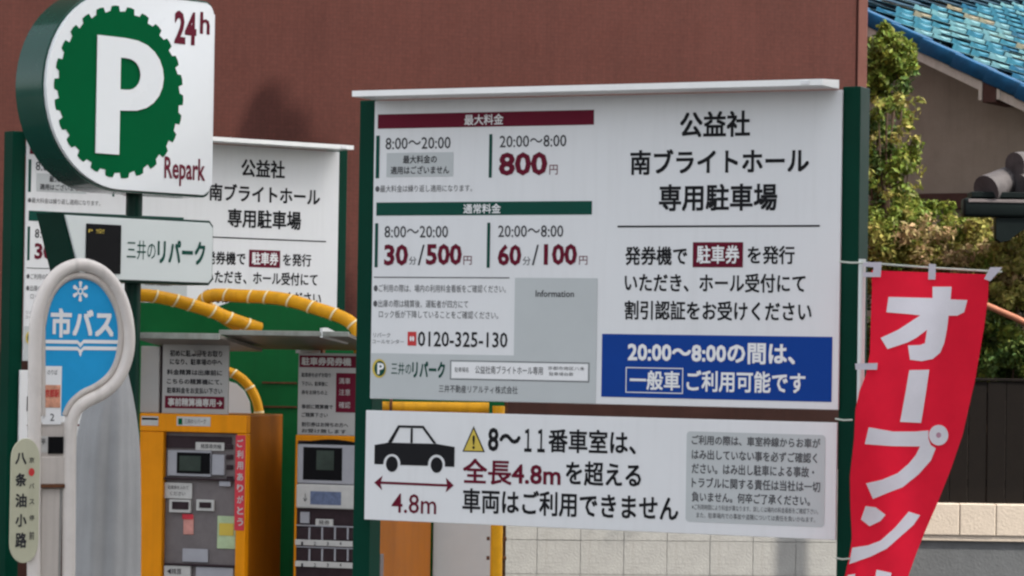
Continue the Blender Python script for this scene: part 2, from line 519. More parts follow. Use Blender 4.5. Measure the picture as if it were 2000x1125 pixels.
# brown building behind everything
BP = Plane(-700, 17.0, 1690, 19.0, 300)
b = thing('brown_building', 'large brown building clad in small mosaic tiles, filling the background', 'building', BP.o, BP.rz)
obj('wall', bbox(-3, BP.len - 0.065, 0, 2.4, 0, 11), 'brown_wall', b)
obj('corner_trim', bbox(BP.len - 0.063, BP.len, -0.012, 2.4, 0, 11, 0.004), 'brown_trim', b)
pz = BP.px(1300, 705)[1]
obj('wall_shade_band', bbox(-3, BP.len - 0.08, -.03, -0.001, 0, pz, .004), 'wall_shade', b)  # dark band standing in for the shade low on the wall
obj('coping', bbox(-3, BP.len + 0.03, -0.06, 2.45, 11.002, 11.15, 0.01), 'brown_trim', b)

# ------------------------------------------------------------------ tiled low wall behind the main board
TP = Plane(700, 16.3, 1700, 16.6, 1080)
tw = thing('tile_wall', 'low wall of pale grey square tiles under the large fee board', 'wall', TP.o, TP.rz)
ztop = TP.px(1300, 1057)[1] + 0.195 * 2
tx1 = TP.px(1650, 1080)[0]
tx0 = TP.px(865, 1080)[0]
obj('wall_core', bbox(tx0, tx1, 0.007, 0.16, 0, ztop - 0.003), 'joint', tw)
gx = TP.px(1218, 1080)[0]
pitch = TP.px(1554, 1080)[0] - gx
pitch /= 4
th = 0.182
zj = TP.px(1300, 1057)[1]
tl = obj('tile', bbox(0.0015, pitch - 0.0015, 0, 0.0055, 0.0015, th - 0.0015, 0.0012, 1), 'block_tile', tw)
first = True
for r in range(-8, 3):
    for k in range(-5, 6):
        xx = gx + k * pitch; zz = zj + r * th
        if xx < tx0 - 0.01 or xx + pitch > tx1 + 0.02 or zz < 0 or zz + th > ztop + .01: continue
        loc = (xx, rnd.uniform(-0.001, 0.001), zz)
        if first:
            tl.location = loc; first = False
        else:
            inst('tile', tl, tw, loc)

wb = Plane(846, 13.64, 985, 13.64, 1080)
t = thing('white_signboard', 'plain white board between the orange machine side and the yellow guard post', 'board', wb.o, wb.rz)
bm = bmesh.new(); x0, x1, z0, z1 = wb.rect(846, 960, 975, 1125); box(bm, x0, x1, 0, 0.03, 0, z1, 0.003)
obj('sheet', bm, 'white_board', t)
bm = bmesh.new()
for xx in (x0 + 0.03, x1 - 0.05): box(bm, xx, xx + 0.03, 0.032, 0.06, 0, z1 - 0.01)
obj('stay', bm, 'steel_light', t)

# ------------------------------------------------------------------ fee boards
MP = Plane(712, 10.77, 1640, 10.0, 500)
def fee_board():
    t = thing('information_board', 'large fee information board in front with yellow warning triangle, green posts and white rain visor', 'sign board', MP.o, MP.rz, 'parking fee boards')
    xa = MP.px(727, 500)[0]; xb = MP.px(1641, 500)[0]
    zt = MP.px(1200, 186)[1]; zb = MP.px(1200, 790)[1]
    # posts
    pl0 = MP.px(696, 600, -0.012)[0]; pl1 = xa + 0.012
    pr0 = xb - 0.004; pr1 = pr0 + 0.062
    obj('post', bbox(pl0, pl1 - .012, 0.012, 0.097, -.1, zt + 0.004, 0.004), 'green_paint', t)
    obj('post', bbox(pr0, pr1, 0.012, 0.107, -.1, zt + 0.012, 0.004), 'green_paint', t)
    # upper panel
    up = obj('upper_panel', bbox(xa, xb, 0, 0.011, zb, zt, 0.002), 'white_panel', t)
    back = obj('panel_back_rail', box(bbox(pl1, pr0, 0.03, 0.06, zb + 0.05, zb + 0.09), pl1, pr0, 0.03, 0.06, zt - 0.1, zt - 0.06), 'green_paint', t)
    la = MP.px(713, 900)[0]; lb = MP.px(1634, 900)[0]
    z1 = MP.px(1200, 814)[1]; z0 = MP.px(1200, 1036)[1]
    lo = obj('lower_panel', bbox(la, lb, 0, 0.011, z0, z1, 0.002), 'white_panel', t)
    # visor
    zv = zt + 0.004
    bm = bmesh.new()
    vx0, vx1 = xa - 0.012, xb - 0.016
    prism(bm, [(0, 0), (0.155, 0), (0.155, 0.020), (0, 0.030)], 0, vx1 - vx0, 0)
    for v in bm.verts:
        v.co = Vector((vx0 + v.co.y, 0.0115 - v.co.x, zv + v.co.z))
    bmesh.ops.recalc_face_normals(bm, faces=bm.faces[:])
    vis = obj('rain_visor', bm, 'visor', t)
    bm = bmesh.new()
    box(bm, vx1 - 0.075, vx1 - 0.045, -0.147, -0.1437, zv + 0.003, zv + 0.017, 0.001)
    obj('bracket', bm, 'white_print', vis)
    # --- print on the upper panel
    W1, W2 = 0.0013, 0.0026
    field(MP, 738, 219, 1160, 247.5, W1, 'heading_bar', 'maroon', up)
    field(MP, 735, 394, 1156, 420, W1, 'heading_bar', 'green_print', up)
    for (a, b_, c, d) in ((734, 265, 741, 348), (955, 262, 961, 347), (732, 436, 738, 522), (951, 435, 957, 523)):
        field(MP, a, b_, c, d, W1, 'divider_bar', 'green_print', up)
    field(MP, 755, 298, 885, 345, W1, 'grey_field', 'grey_print', up)
    field(MP, 1004, 543, 1165, 786, W1, 'grey_field', 'grey_print', up)
    x0, x1, z0_, z1_ = MP.rect(729, 692, 1004, 781, W1)
    xg = MP.px(1004, 740, W1)[0]
    shape([(xa + .003, zb + .003), (xg, zb + .003), (xg, z1_), (xa + .003, z1_)], W1, 'grey_field', 'grey_print', up)
    field(MP, 1175, 655, 1625, 780, W1, 'blue_field', 'blue_print', up)
    field(MP, 1206, 440, 1601, 443.5, W1, 'rule_line', 'black_print', up)
    def T(s, u0, v0, u1, v1, n='black_print', m='black_print', bold=0.0, w=W1, p=up):
        text(s, MP, u0, v0, u1, v1, w, n, m, p, bold)
    WP = dict(n='white_print', m='white_print', w=W2)
    RD = dict(n='maroon_print', m='maroon')
    GR = dict(n='grey_text', m='text_grey')
    FP = dict(n='fine_print', m='fine_print')
    T('最大料金', 907, 223, 983, 244, bold=.012, **WP)
    T('通常料金', 905, 398, 978, 417, bold=.016, **WP)
    T('8:00～20:00', 753, 268, 880, 291, bold=.004, **GR)
    T('20:00～8:00', 976, 264, 1106, 287, bold=.004, **GR)
    T('8:00～20:00', 751, 441, 875, 464, bold=.004, **GR)
    T('20:00～8:00', 973, 440, 1100, 463, bold=.004, **GR)
    T('最大料金の', 787, 303, 853, 319, n='grey_text', m='text_grey', w=W2, bold=.01)
    T('適用はございません', 763, 324, 877, 340, n='grey_text', m='text_grey', w=W2, bold=.01)
    T('800', 974, 297, 1069, 343, bold=.035, **RD)
    T('円', 1073, 322, 1089, 341, **RD)
    T('●最大料金は繰り返し適用になります。', 733, 361, 922, 375, **FP)
    T('30', 750, 477, 797, 519, bold=.035, **RD); T('分', 799, 501, 813, 517, **GR); T('/', 816, 478, 829, 518, **GR)
    T('500', 832, 476, 902, 518, bold=.035, **RD); T('円', 905, 500, 921, 517, **RD)
    T('60', 972, 477, 1018, 519, bold=.035, **RD); T('分', 1021, 501, 1036, 518, **GR); T('/', 1039, 478, 1052, 518, **GR)
    T('100', 1062, 476, 1127, 518, bold=.035, **RD); T('円', 1131, 500, 1147, 517, **RD)
    field(MP, 730, 541, 995, 543, W1, 'rule_line', 'fine_print', up)
    T('●ご利用の際は、場内の利用料金看板をご確認ください。', 730, 556, 988, 571, **FP)
    T('●出庫の際は精算後、運転者が四方にて', 729, 586, 914, 601, **FP)
    T('ロック板が下降していることをご確認ください。', 740, 607, 973, 622, **FP)
    T('Information', 1046, 567, 1121, 580, n='grey_text', m='text_grey', w=W2, bold=.01)
    T('リパーク', 729, 650, 762, 659, **FP); T('コールセンター', 727, 663, 789, 671, **FP)
    field(MP, 796, 648, 813, 675, W1, 'telephone_mark', 'red_print', up)
    x0, x1, zz0, zz1 = MP.rect(799, 652, 810, 671, W2)
    wpb = bmesh.new()
    for k in range(2):
        cx = x0 + (x1 - x0) * (0.28 + 0.44 * k)
        flat(wpb, [(cx + cos(a * pi / 4) * (x1 - x0) * .2, (zz0 + zz1) / 2 + sin(a * pi / 4) * (zz1 - zz0) * .28) for a in range(8)], -W2)
    obj('mark_ring', wpb, 'white_print', up)
    T('0120-325-130', 816, 648, 991, 678, bold=.012, n='black_print', m='black_print')
    # round emblem with a small P
    ex0, ex1, ez0, ez1 = MP.rect(727, 701, 754, 738, W2)
    cx, cz, rx, rz_ = (ex0 + ex1) / 2, (ez0 + ez1) / 2, (ex1 - ex0) / 2, (ez1 - ez0) / 2
    shape([(cx + cos(a * pi / 10) * rx, cz + sin(a * pi / 10) * rz_) for a in range(20)], W2, 'emblem', 'yellow_print', up)
    shape([(cx + rx * .1 + cos(a * pi / 10) * rx * .78, cz + sin(a * pi / 10) * rz_ * .8) for a in range(20)], W2 + .0012, 'emblem_disc', 'green_print', up)
    T('P', 737, 709, 750, 731, n='white_print', m='white_print', w=W2 + .0024, bold=.03)
    T('三井の', 764, 708, 803, 732, n='green_print', m='green_print', w=W2)
    T('リパーク', 805, 706, 869, 738, n='green_print', m='green_print', w=W2, bold=.03)
    field(MP, 882, 709, 1148, 741, W2, 'white_field', 'white_print', up)
    outline(MP, 879, 706, 1151, 744, W2 - .0006, .0025, 'fine_print', up)
    T('駐車場名', 888, 717, 915, 727, n='fine_print', m='fine_print', w=W2 + .0012)
    T('公益社南ブライトホール専用', 928, 715, 1060, 731, n='grey_text', m='text_grey', w=W2 + .0012)
    T('京都市南区八条', 1070, 716, 1142, 723, n='fine_print', m='fine_print', w=W2 + .0012)
    T('駐車場台数', 1072, 727, 1120, 734, n='fine_print', m='fine_print', w=W2 + .0012)
    T('三井不動産リアルティ株式会社', 857, 753, 1011, 768, n='grey_text', m='text_grey', w=W2)
    T('公益社', 1328, 217, 1465, 268, bold=.024)
    T('南ブライトホール', 1231, 290, 1580, 340, bold=.024)
    T('専用駐車場', 1287, 359, 1518, 412, bold=.024)
    T('発券機で', 1221, 481, 1342, 518, bold=.018)
    field(MP, 1353, 473, 1451, 522, W1, 'maroon_field', 'maroon', up)
    T('駐車券', 1361, 479, 1444, 515, bold=.02, **WP)
    T('を発行', 1460, 480, 1552, 516, bold=.018)
    T('いただき、ホール受付にて', 1220, 534, 1573, 571, bold=.018)
    T('割引認証をお受けください', 1220, 588, 1585, 626, bold=.018)
    T('20:00～8:00の間は、', 1226, 669, 1553, 710, bold=.028, **WP)
    outline(MP, 1222, 718, 1334, 768, W2, .003, 'white_print', up)
    T('一般車', 1230, 724, 1328, 762, bold=.022, **WP)
    T('ご利用可能です', 1341, 725, 1573, 767, bold=.022, **WP)
    # --- print on the lower panel
    kb2 = bmesh.new()
    def q(u, v, w=W1): return MP.px(u, v, w)
    def zq(zx, zy): return q(680 + zx / 3.26, 780 + zy / 3.26)
    # car pictogram: body with two wheel arches, cabin frame, window post
    def arc(cx_, cy_, r_, a0, a1, n=10):
        return [(cx_ + r_ * cos(a0 + (a1 - a0) * i / n), cy_ + r_ * sin(a0 + (a1 - a0) * i / n) * 1.12) for i in range(n + 1)]
    body = [(168, 290), (255, 275), (560, 283), (678, 303), (676, 430), (618, 428)] + \
        arc(562, 412, 54, 0.25, -pi - 0.1) + [(505, 423), (330, 418)] + arc(278, 408, 54, 0.2, -pi - 0.05) + [(220, 414), (166, 412)]
    f_ = flat(kb2, [zq(*p) for p in body], -W1)
    for poly in ([(252, 274), (318, 165), (480, 168), (562, 281), (542, 280.5), (472, 184), (328, 180), (278, 275)],
                 [(398, 184), (412, 184.5), (410, 277), (396, 276.5)]):
        flat(kb2, [zq(*p) for p in poly], -W1 - .0004)
    for (cx_, cy_) in ((278, 412), (563, 418)):
        flat(kb2, [zq(cx_ + 38 * cos(a * pi / 12), cy_ + 50 * sin(a * pi / 12)) for a in range(24)], -W1)
    obj('car_pictogram', kb2, 'black_print', lo)
    shape([zq(*p) for p in ((165, 530), (220, 485), (208, 522), (628, 540), (622, 498), (672, 548), (620, 592), (630, 556), (206, 538), (216, 578))], W1, 'length_arrow', 'maroon', lo)
    TL = dict(p=lo)
    T('4.8m', 765, 965, 852, 1003, bold=.006, p=lo, **RD)
    wt = shape([q(925, 832), q(903, 882), q(947, 883)], W1, 'warning_triangle', 'black_print', lo)
    shape([q(925, 838, W2), q(906.5, 880, W2), q(943.5, 881, W2)], W2, 'triangle_field', 'yellow_print', lo)
    T('!', 922.5, 850, 927.5, 877, p=lo, w=W2 + .0012, bold=.02)
    T('8～', 953, 836, 1017, 882, bold=.020, p=lo)
    T('１１', 1024, 838, 1064, 883, bold=.020, p=lo)
    T('番車室は、', 1071, 839, 1242, 886, bold=.020, p=lo)
    T('全長4.8m', 904, 898, 1095, 948, bold=.020, p=lo, **RD)
    T('を超える', 1105, 902, 1252, 950, bold=.020, p=lo)
    T('車両はご利用できません', 903, 961, 1325, 1010, bold=.020, p=lo)
    x0, x1, zz0, zz1 = MP.rect(1340, 846, 1611, 1024, W1)
    rr = 0.012
    pts = []
    for (cx_, cz_, a0) in ((x1 - rr, zz1 - rr, 0), (x0 + rr, zz1 - rr, pi / 2), (x0 + rr, zz0 + rr, pi), (x1 - rr, zz0 + rr, 1.5 * pi)):
        pts += [(cx_ + rr * cos(a0 + i * pi / 8), cz_ + rr * sin(a0 + i * pi / 8)) for i in range(5)]
    shape(pts, W1, 'grey_field', 'grey_print', lo)
    FL = dict(n='fine_print', m='fine_print', w=W2, p=lo)
    for s_, a, c, u1 in (('ご利用の際は、車室枠線からお車が', 853, 872, 1602), ('はみ出していない事を必ずご確認く', 881, 901, 1596),
                         ('ださい。はみ出し駐車による事故・', 908, 929, 1590), ('トラブルに関する責任は当社は一切', 936, 957, 1602),
                         ('負いません。何卒ご了承ください。', 964, 984, 1582)):
        T(s_, 1351, a, u1, c, bold=.016, **FL)
    T('※ご利用時間により料金が異なります。詳しくは場内の料金看板をご確認下さい。', 1351, 989, 1598, 1000, **FL)
    T('また、駐車場内での事故や盗難については責任を負いかねます。', 1360, 1005, 1592, 1016, **FL)
    # cover the fields above under the text order
    return t
main_board = fee_board()
flush_text()
# its twin to the left, turned the other way and farther off
LW = MP.px(1641, 500)[0] - MP.px(727, 500)[0]
best = None
p0 = at(50, 450, 14.0)
for i in range(200):
    a_ = radians(15 + i * .2)
    q0 = Vector((p0.x + LW * cos(a_), p0.y + LW * sin(a_), p0.z))
    c_ = RC.transposed() @ (q0 - Vector((0, 0, EYE)))
    e_ = abs(1000 + F * c_.x / -c_.z - 660)
    if best is None or e_ < best[0]: best = (e_, a_, q0.y)
LP = Plane(50, 14.0, 660, best[2], 450)
lb_ = copy_tree(main_board)
lb_['label'] = 'fee information board standing behind the round parking sign, half hidden by the ticket machines'
xa = MP.px(727, 500)[0]
off = LP.px(355, 277)[1] - MP.px(1183, 186)[1]
lb_.rotation_euler = (0, 0, LP.rz)
lb_.location = LP.o - LP.e * xa + Vector((0, 0, off))
print('left board angle', math.degrees(best[1]), 'lift', off)

# ------------------------------------------------------------------ parking sign on a pole
SP = Plane(88, 12.12, 420, 12.82, 300)
ps = thing('parking_sign', 'white sign with a big P on a toothed green disc, lettered 24h', 'parking sign', SP.o, SP.rz)
xl, zc = SP.px(88, 177)[0], SP.px(230, 177)[1]
xr = SP.px(416, 180)[0]
R_ = zc - SP.px(230, 371)[1]
def dshape(grow=0.0, n=28, rc=0.045):
    r = R_ + grow
    pts = []
    cx_ = xl + R_
    for (ccx, ccz, a0) in ((xr + grow - rc, zc + r - rc, 0.0),):
        pts += [(ccx + rc * cos(pi / 2 - i * pi / 12), ccz + rc * sin(pi / 2 - i * pi / 12)) for i in range(7)]
    pts += [(xr + grow - rc + rc * cos(-i * pi / 12), zc - r + rc + rc * sin(-i * pi / 12)) for i in range(7)]
    pts += [(cx_ + r * cos(-pi / 2 - i * pi / n), zc + r * sin(-pi / 2 - i * pi / n)) for i in range(n + 1)]
    return pts[::-1]
TH = 0.17
cas = obj('casing', prism(bmesh.new(), dshape(0.008), 0.012, TH, 0.006), 'green_rim', ps, smooth=35)
face = obj('sign_face', prism(bmesh.new(), dshape(-0.002), -0.006, 0.0115, 0.012), 'face_white', ps, smooth=35)
gcx, gcz = SP.px(232, 180)[0], SP.px(232, 180)[1]
gr = SP.px(232, 12)[1] - gcz
pts = []
NT = 26
for i in range(NT):
    a0 = 2 * pi * (i + 0.3) / NT; da = 2 * pi / NT
    for (fa, fr_) in ((0.0, .945), (0.30, .935), (0.36, 1.0), (0.6, 1.005), (0.84, 1.0), (0.94, .945)):
        pts.append((gcx + gr * fr_ * cos(a0 + fa * da), gcz + gr * fr_ * sin(a0 + fa * da)))
bm = bmesh.new(); flat(bm, pts, 0.006 - 0.0135)
obj('toothed_disc', bm, 'green_gear', face)
# the letter P as one outline
def sp(u, v): return SP.px(u, v, 0.01)
bx0, bz1 = sp(190, 68); _, bz0 = sp(189, 299)
sw = SP.px(236, 200, .01)[0] - SP.px(190, 200, .01)[0]
bxr = SP.px(319, 140, .01)[0]
bow_b = sp(250, 217)[1]; h0 = sp(250, 176)[1]; h1 = sp(250, 114)[1]; hxr = SP.px(274, 145, .01)[0]
def half(xc, za, zb_, xr_, n=12):
    zc_ = (za + zb_) / 2; rz_ = (za - zb_) / 2; rx_ = xr_ - xc
    return [(xc + rx_ * sin(pi * i / n) ** 0.8, zc_ + rz_ * cos(pi * i / n)) for i in range(n + 1)]
xo = bx0 + sw * 1.15
outer = half(xo, bz1, bow_b, bxr)
inner = half(bx0 + sw * 1.2, h1, h0, hxr)
bm = bmesh.new()
yP = -0.0095
Q = lambda pts: flat(bm, pts, yP)
Q([(bx0, bz0), (bx0 + sw, bz0), (bx0 + sw, bz1), (bx0, bz1)])
n_ = len(outer)
outer[0] = (xo, bz1); outer[-1] = (xo, bow_b)
Q([(bx0 + sw, bz1), (bx0 + sw, h1), inner[0], outer[0]])
for i in range(n_ - 1):
    Q([outer[i], inner[i], inner[i + 1], outer[i + 1]])
Q([inner[-1], (bx0 + sw, h0), (bx0 + sw, bow_b), outer[-1]])
bmesh.ops.remove_doubles(bm, verts=bm.verts[:], dist=1e-5)
ex = bmesh.ops.extrude_face_region(bm, geom=bm.faces[:])
for v in [e for e in ex['geom'] if isinstance(e, bmesh.types.BMVert)]:
    v.co.y -= 0.004
bmesh.ops.recalc_face_normals(bm, faces=bm.faces[:])
obj('letter', bm, 'face_white', face)
text('24', SP, 341, 22, 384, 87, 0.0075, 'maroon_print', 'maroon', face, .035)
text('h', SP, 391, 24, 410, 67, 0.0075, 'maroon_print', 'maroon', face, .02)
text('Repark', SP, 321, 308, 401, 364, 0.0075, 'maroon_print', 'maroon', face, .02)
# display box under it
def bq(u, v, w): return SP.px(u, v, w)
WB = 0.0
tl_, tr_ = bq(126, 425, WB), bq(415, 431, WB)
brr, bl_ = bq(414, 549, WB), bq(158, 548, WB)
ztop_, zbot_ = (tl_[1] + tr_[1]) / 2, (brr[1] + bl_[1]) / 2
xr2 = tr_[0]
poly = [(bl_[0], zbot_), (xr2 - .02, zbot_), (xr2, zbot_ + .02), (xr2, ztop_ - .02), (xr2 - .02, ztop_), (tl_[0], ztop_)]
def grow(pl, g_):
    cx_ = sum(p[0] for p in pl) / len(pl); cz_ = sum(p[1] for p in pl) / len(pl)
    return [(p[0] + (g_ if p[0] > cx_ else -g_), p[1] + (g_ if p[1] > cz_ else -g_)) for p in pl]
obj('display_casing', prism(bmesh.new(), grow(poly, .010), 0.004, TH - .01, 0.004), 'green_box', ps)
dface = obj('display_face', prism(bmesh.new(), poly, -0.004, 0.0035, 0.003), 'face_grey', ps)
bm = bmesh.new(); SP.box(bm, 169, 438, 237, 534, 0.004, 0.010, 0.003)
scr = obj('display_screen', bm, 'dark_screen', dface)
text('P 空', SP, 173, 447, 204, 455, 0.0115, 'lettering', 'yellow_print', scr)
text('三井の', SP, 248, 470, 304, 507, 0.0055, 'lettering', 'green_print', dface)
text('リパーク', SP, 308, 470, 401, 516, 0.0055, 'lettering', 'green_print', dface, .03)
px_ = SP.px(262, 400, -TH / 2)[0]
obj('pole', tube(bmesh.new(), [(px_, TH / 2, 0), (px_, TH / 2, ztop_ - .3), (px_, TH / 2, zc - R_ + .01)], 0.034, 16), 'green_box', ps, smooth=40)

# ------------------------------------------------------------------ bus stop
BS = Plane(50, 10.7, 270, 10.9, 640)
bs = thing('bus_stop_sign', 'cream tubular bus stop sign with rounded sky blue face, lower left', 'bus stop', BS.o, BS.rz)
def bl(u, v, w=0.0):
    a = BS.px(u, v, w); return (a[0], -w, a[1])
zb_ = 0.0
cpx = [(66, 1125), (66, 1000), (67, 860), (68, 740), (69, 660), (74, 612), (90, 566), (118, 531), (158, 517), (198, 531), (227, 564), (245, 612), (251, 660),
       (246, 702), (228, 742), (200, 768), (170, 783), (150, 798), (139, 824), (136, 870), (135, 960), (134, 1125)]
path = [Vector(bl(*p)) for p in cpx]
path = [Vector((path[0].x, 0, 0))] + smooth_path(path, 4) + [Vector((path[-1].x, 0, 0))]
obj('tube_frame', tube(bmesh.new(), path, 0.0240, 14), 'bus_frame', bs, smooth=40)
# inner lip of the frame
inner_px = [(82, 812), (82, 640), (90, 600), (104, 568), (128, 545), (158, 538), (190, 548), (214, 574), (231, 612), (236, 655), (230, 700), (214, 732), (188, 754), (160, 768), (138, 788), (126, 812)]
ip = [Vector(bl(*p)) for p in inner_px]
sm = smooth_path(ip[1:], 4)
pf = [(ip[0].x, ip[0].z)] + [(p.x, p.z) for p in sm]
fb = obj('blue_plate', prism(bmesh.new(), pf[::-1], -0.002, 0.006), 'bus_blue', bs)
obj('plate_border', tube(bmesh.new(), [(p.x, 0.0, p.z) for p in [ip[0]] + sm], 0.0125, 10), 'bus_plate', bs, smooth=40)
text('市バス', BS, 99, 603, 222, 660, 0.0035, 'white_print', 'white_print', fb, .035)
wpb = bmesh.new()
for (a, c) in ((664, 671), (677, 684)):
    BS.flat(wpb, 84, a, 151, c, 0.0035); BS.flat(wpb, 163, a, 234, c, 0.0035)
    flat(wpb, [BS.px(151, a, .0035), BS.px(157, a + 6, .0035), BS.px(163, a, .0035), BS.px(163, c, .0035), BS.px(157, c + 8, .0035), BS.px(151, c, .0035)], -0.0035)
flat(wpb, [BS.px(154, 690, .0035), BS.px(160, 690, .0035), BS.px(157, 697, .0035)], -0.0035)
obj('white_stripes', wpb, 'white_print', fb)
wpb = bmesh.new()
# six pointed municipal emblem
ecx, ecz = BS.px(157, 569, 0.0035)
er = 19 / F * 10.8
for k in range(6):
    a = pi / 2 + k * pi / 3
    d0 = Vector((cos(a), sin(a))); d1 = Vector((-sin(a), cos(a)))
    flat(wpb, [(ecx + (d0 * p + d1 * q_).x * er * .85, ecz + (d0 * p + d1 * q_).y * er) for p, q_ in ((.42, -.12), (.95, -.22), (1.08, 0), (.95, .22), (.42, .12))], -0.0035)
for k in range(18):
    a, b2 = 2 * pi * k / 18, 2 * pi * (k + 1) / 18
    flat(wpb, [(ecx + er * r * cos(t_) * .85, ecz + er * r * sin(t_)) for r, t_ in ((.20, a), (.38, a), (.38, b2), (.20, b2))], -0.0035)
obj('emblem', wpb, 'white_print', fb)
bm = bmesh.new(); BS.flat(bm, 84, 715, 120, 829, 0.0035)
stk = obj('sticker', bm, 'white_print', fb)
field(BS, 86, 752, 118, 796, 0.005, 'picture', 'pink_print', stk)
text('のりば', BS, 93, 722, 112, 732, 0.005, 'lettering', 'text_grey', stk)
text('京都駅', BS, 88, 760, 116, 776, 0.0062, 'red_lettering', 'red_print', stk, .02)
text('2', BS, 98, 808, 106, 822, 0.005, 'lettering', 'text_grey', stk)
# stem plates
x0, x1, z0, z1 = BS.rect(80, 832, 130, 955, -0.004)
obj('stem_plate', bbox(x0, x1, 0.002, 0.008, z0, z1 + .012, .001), 'bus_plate', bs)
bm = bmesh.new(); BS.box(bm, 95, 853, 124, 886, -0.003, 0.006, 0.001); obj('black_reflector', bm, 'dark_screen', bs)
bm = bmesh.new(); BS.flat(bm, 76, 852, 94, 884, -0.0005); st = obj('sticker', bm, 'label_white', bs)
text('停', BS, 78, 856, 89, 868, 0.001, 'lettering', 'text_grey', st)
bm = bmesh.new(); BS.box(bm, 78, 892, 128, 946, -0.002, 0.010, 0.003); obj('clamp_plate', bm, 'bus_plate', bs)
bm = bmesh.new(); BS.box(bm, 80, 946, 127, 953, -0.002, 0.016, 0.002); obj('clamp_edge', bm, 'rust', bs)
x0, x1, z0, z1 = BS.rect(80, 955, 115, 1120, -0.004)
obj('timetable_plate', bbox(x0, x1, 0.0, 0.012, 0.7, z1, .002), 'bus_plate', bs)
x2 = BS.px(122, 1000)[0]
obj('timetable_edge', bbox(x1 + .001, x2, 0.006, 0.014, 0.7, z1), 'joint', bs)
obj('foot', bbox(x0 - 0.15, x2 + 0.15, -0.2, 0.2, 0.121, 0.2, .02), 'concrete', bs)
# oval stop name plate
ocx, oz1 = BS.px(50, 856, 0.03); _, oz0 = BS.px(46, 1100, 0.03)
ow = (BS.px(76, 980, .03)[0] - BS.px(20, 980, .03)[0]) / 2
ocx = BS.px(48, 980, .03)[0]
pts = []
rz_ = ow * 1.35
for i in range(13): pts.append((ocx + ow * cos(i * pi / 12), oz1 - rz_ + rz_ * sin(i * pi / 12)))
for i in range(13): pts.append((ocx - ow * cos(i * pi / 12), oz0 + rz_ - rz_ * sin(i * pi / 12)))
ov = obj('name_plate', prism(bmesh.new(), pts, -0.032, -0.026, 0.002), 'oval', bs)
bkt = bbox(ocx - .01, ocx + .012, -0.0255, 0.0, oz1 - .06, oz1 - .045); box(bkt, ocx - .01, ocx + .012, -0.0255, 0.0, oz0 + .045, oz0 + .06)
obj('bracket', bkt, 'rust', ov)
for ch, a, c in (('八', 884, 907), ('条', 924, 950), ('油', 964, 991), ('小', 1004, 1029), ('路', 1040, 1070)):
    text(ch, BS, 30, a, 52, c, 0.0335, 'lettering', 'text_grey', ov, .03)
for ch, a, c in (('京', 893, 904), ('バ', 944, 954), ('ス', 975, 985), ('停', 1006, 1017), ('前', 1038, 1054)):
    text(ch, BS, 57, a, 67, c, 0.0335, 'lettering', 'text_grey', ov, .01)
ccx, ccz = BS.px(61.5, 922, .0335)
shape([(ccx + .011 * cos(a * pi / 8), ccz + .014 * sin(a * pi / 8)) for a in range(16)], 0.0335, 'red_mark', 'red_print', ov)

# ------------------------------------------------------------------ draped grey cover behind the bus stop
cv0 = at(205, 900, 11.75)
cv = thing('covered_pillar', 'grey vinyl cover draped over a pillar behind the bus stop pole', 'cover', (cv0.x, cv0.y, 0))
bm = bmesh.new()
NR, NZ = 72, 26
ztp = at(235, 690, 11.75).z
pxm = 11.75 / F
prev = None
for j in range(NZ + 1):
    tt = j / NZ
    z = ztp * (1 - tt) + 0.12 * tt
    dz = ztp - z
    rad = 0.012 + 0.108 * (1 - math.exp(-(dz / .16) ** 1.1)) + 0.012 * dz
    cxo = 0.055 * math.exp(-dz / .12)
    ring = []
    for k in range(NR):
        a = 2 * pi * k / NR
        fold = 1 + (0.05 * sin(7 * a + 1.2 + dz * 1.3) + 0.045 * sin(11 * a + 2 * dz) + 0.05 * sin(3 * a + .8)) * min(1, dz * 3)
        ring.append(bm.verts.new((cxo + rad * fold * cos(a), rad * fold * sin(a), z)))
    if prev:
        for k in range(NR):
            bm.faces.new((prev[k], ring[k], ring[(k + 1) % NR], prev[(k + 1) % NR]))
    else:
        bm.faces.new(ring[::-1])
    prev = ring
bmesh.ops.recalc_face_normals(bm, faces=bm.faces[:])
obj('cover_sheet', bm, 'cover', cv, smooth=60)
bm = bmesh.new(); tube(bm, [(0, 0, 0.004), (0, 0, ztp - .2)], 0.05, 10); obj('core_post', bm, 'rust', cv)

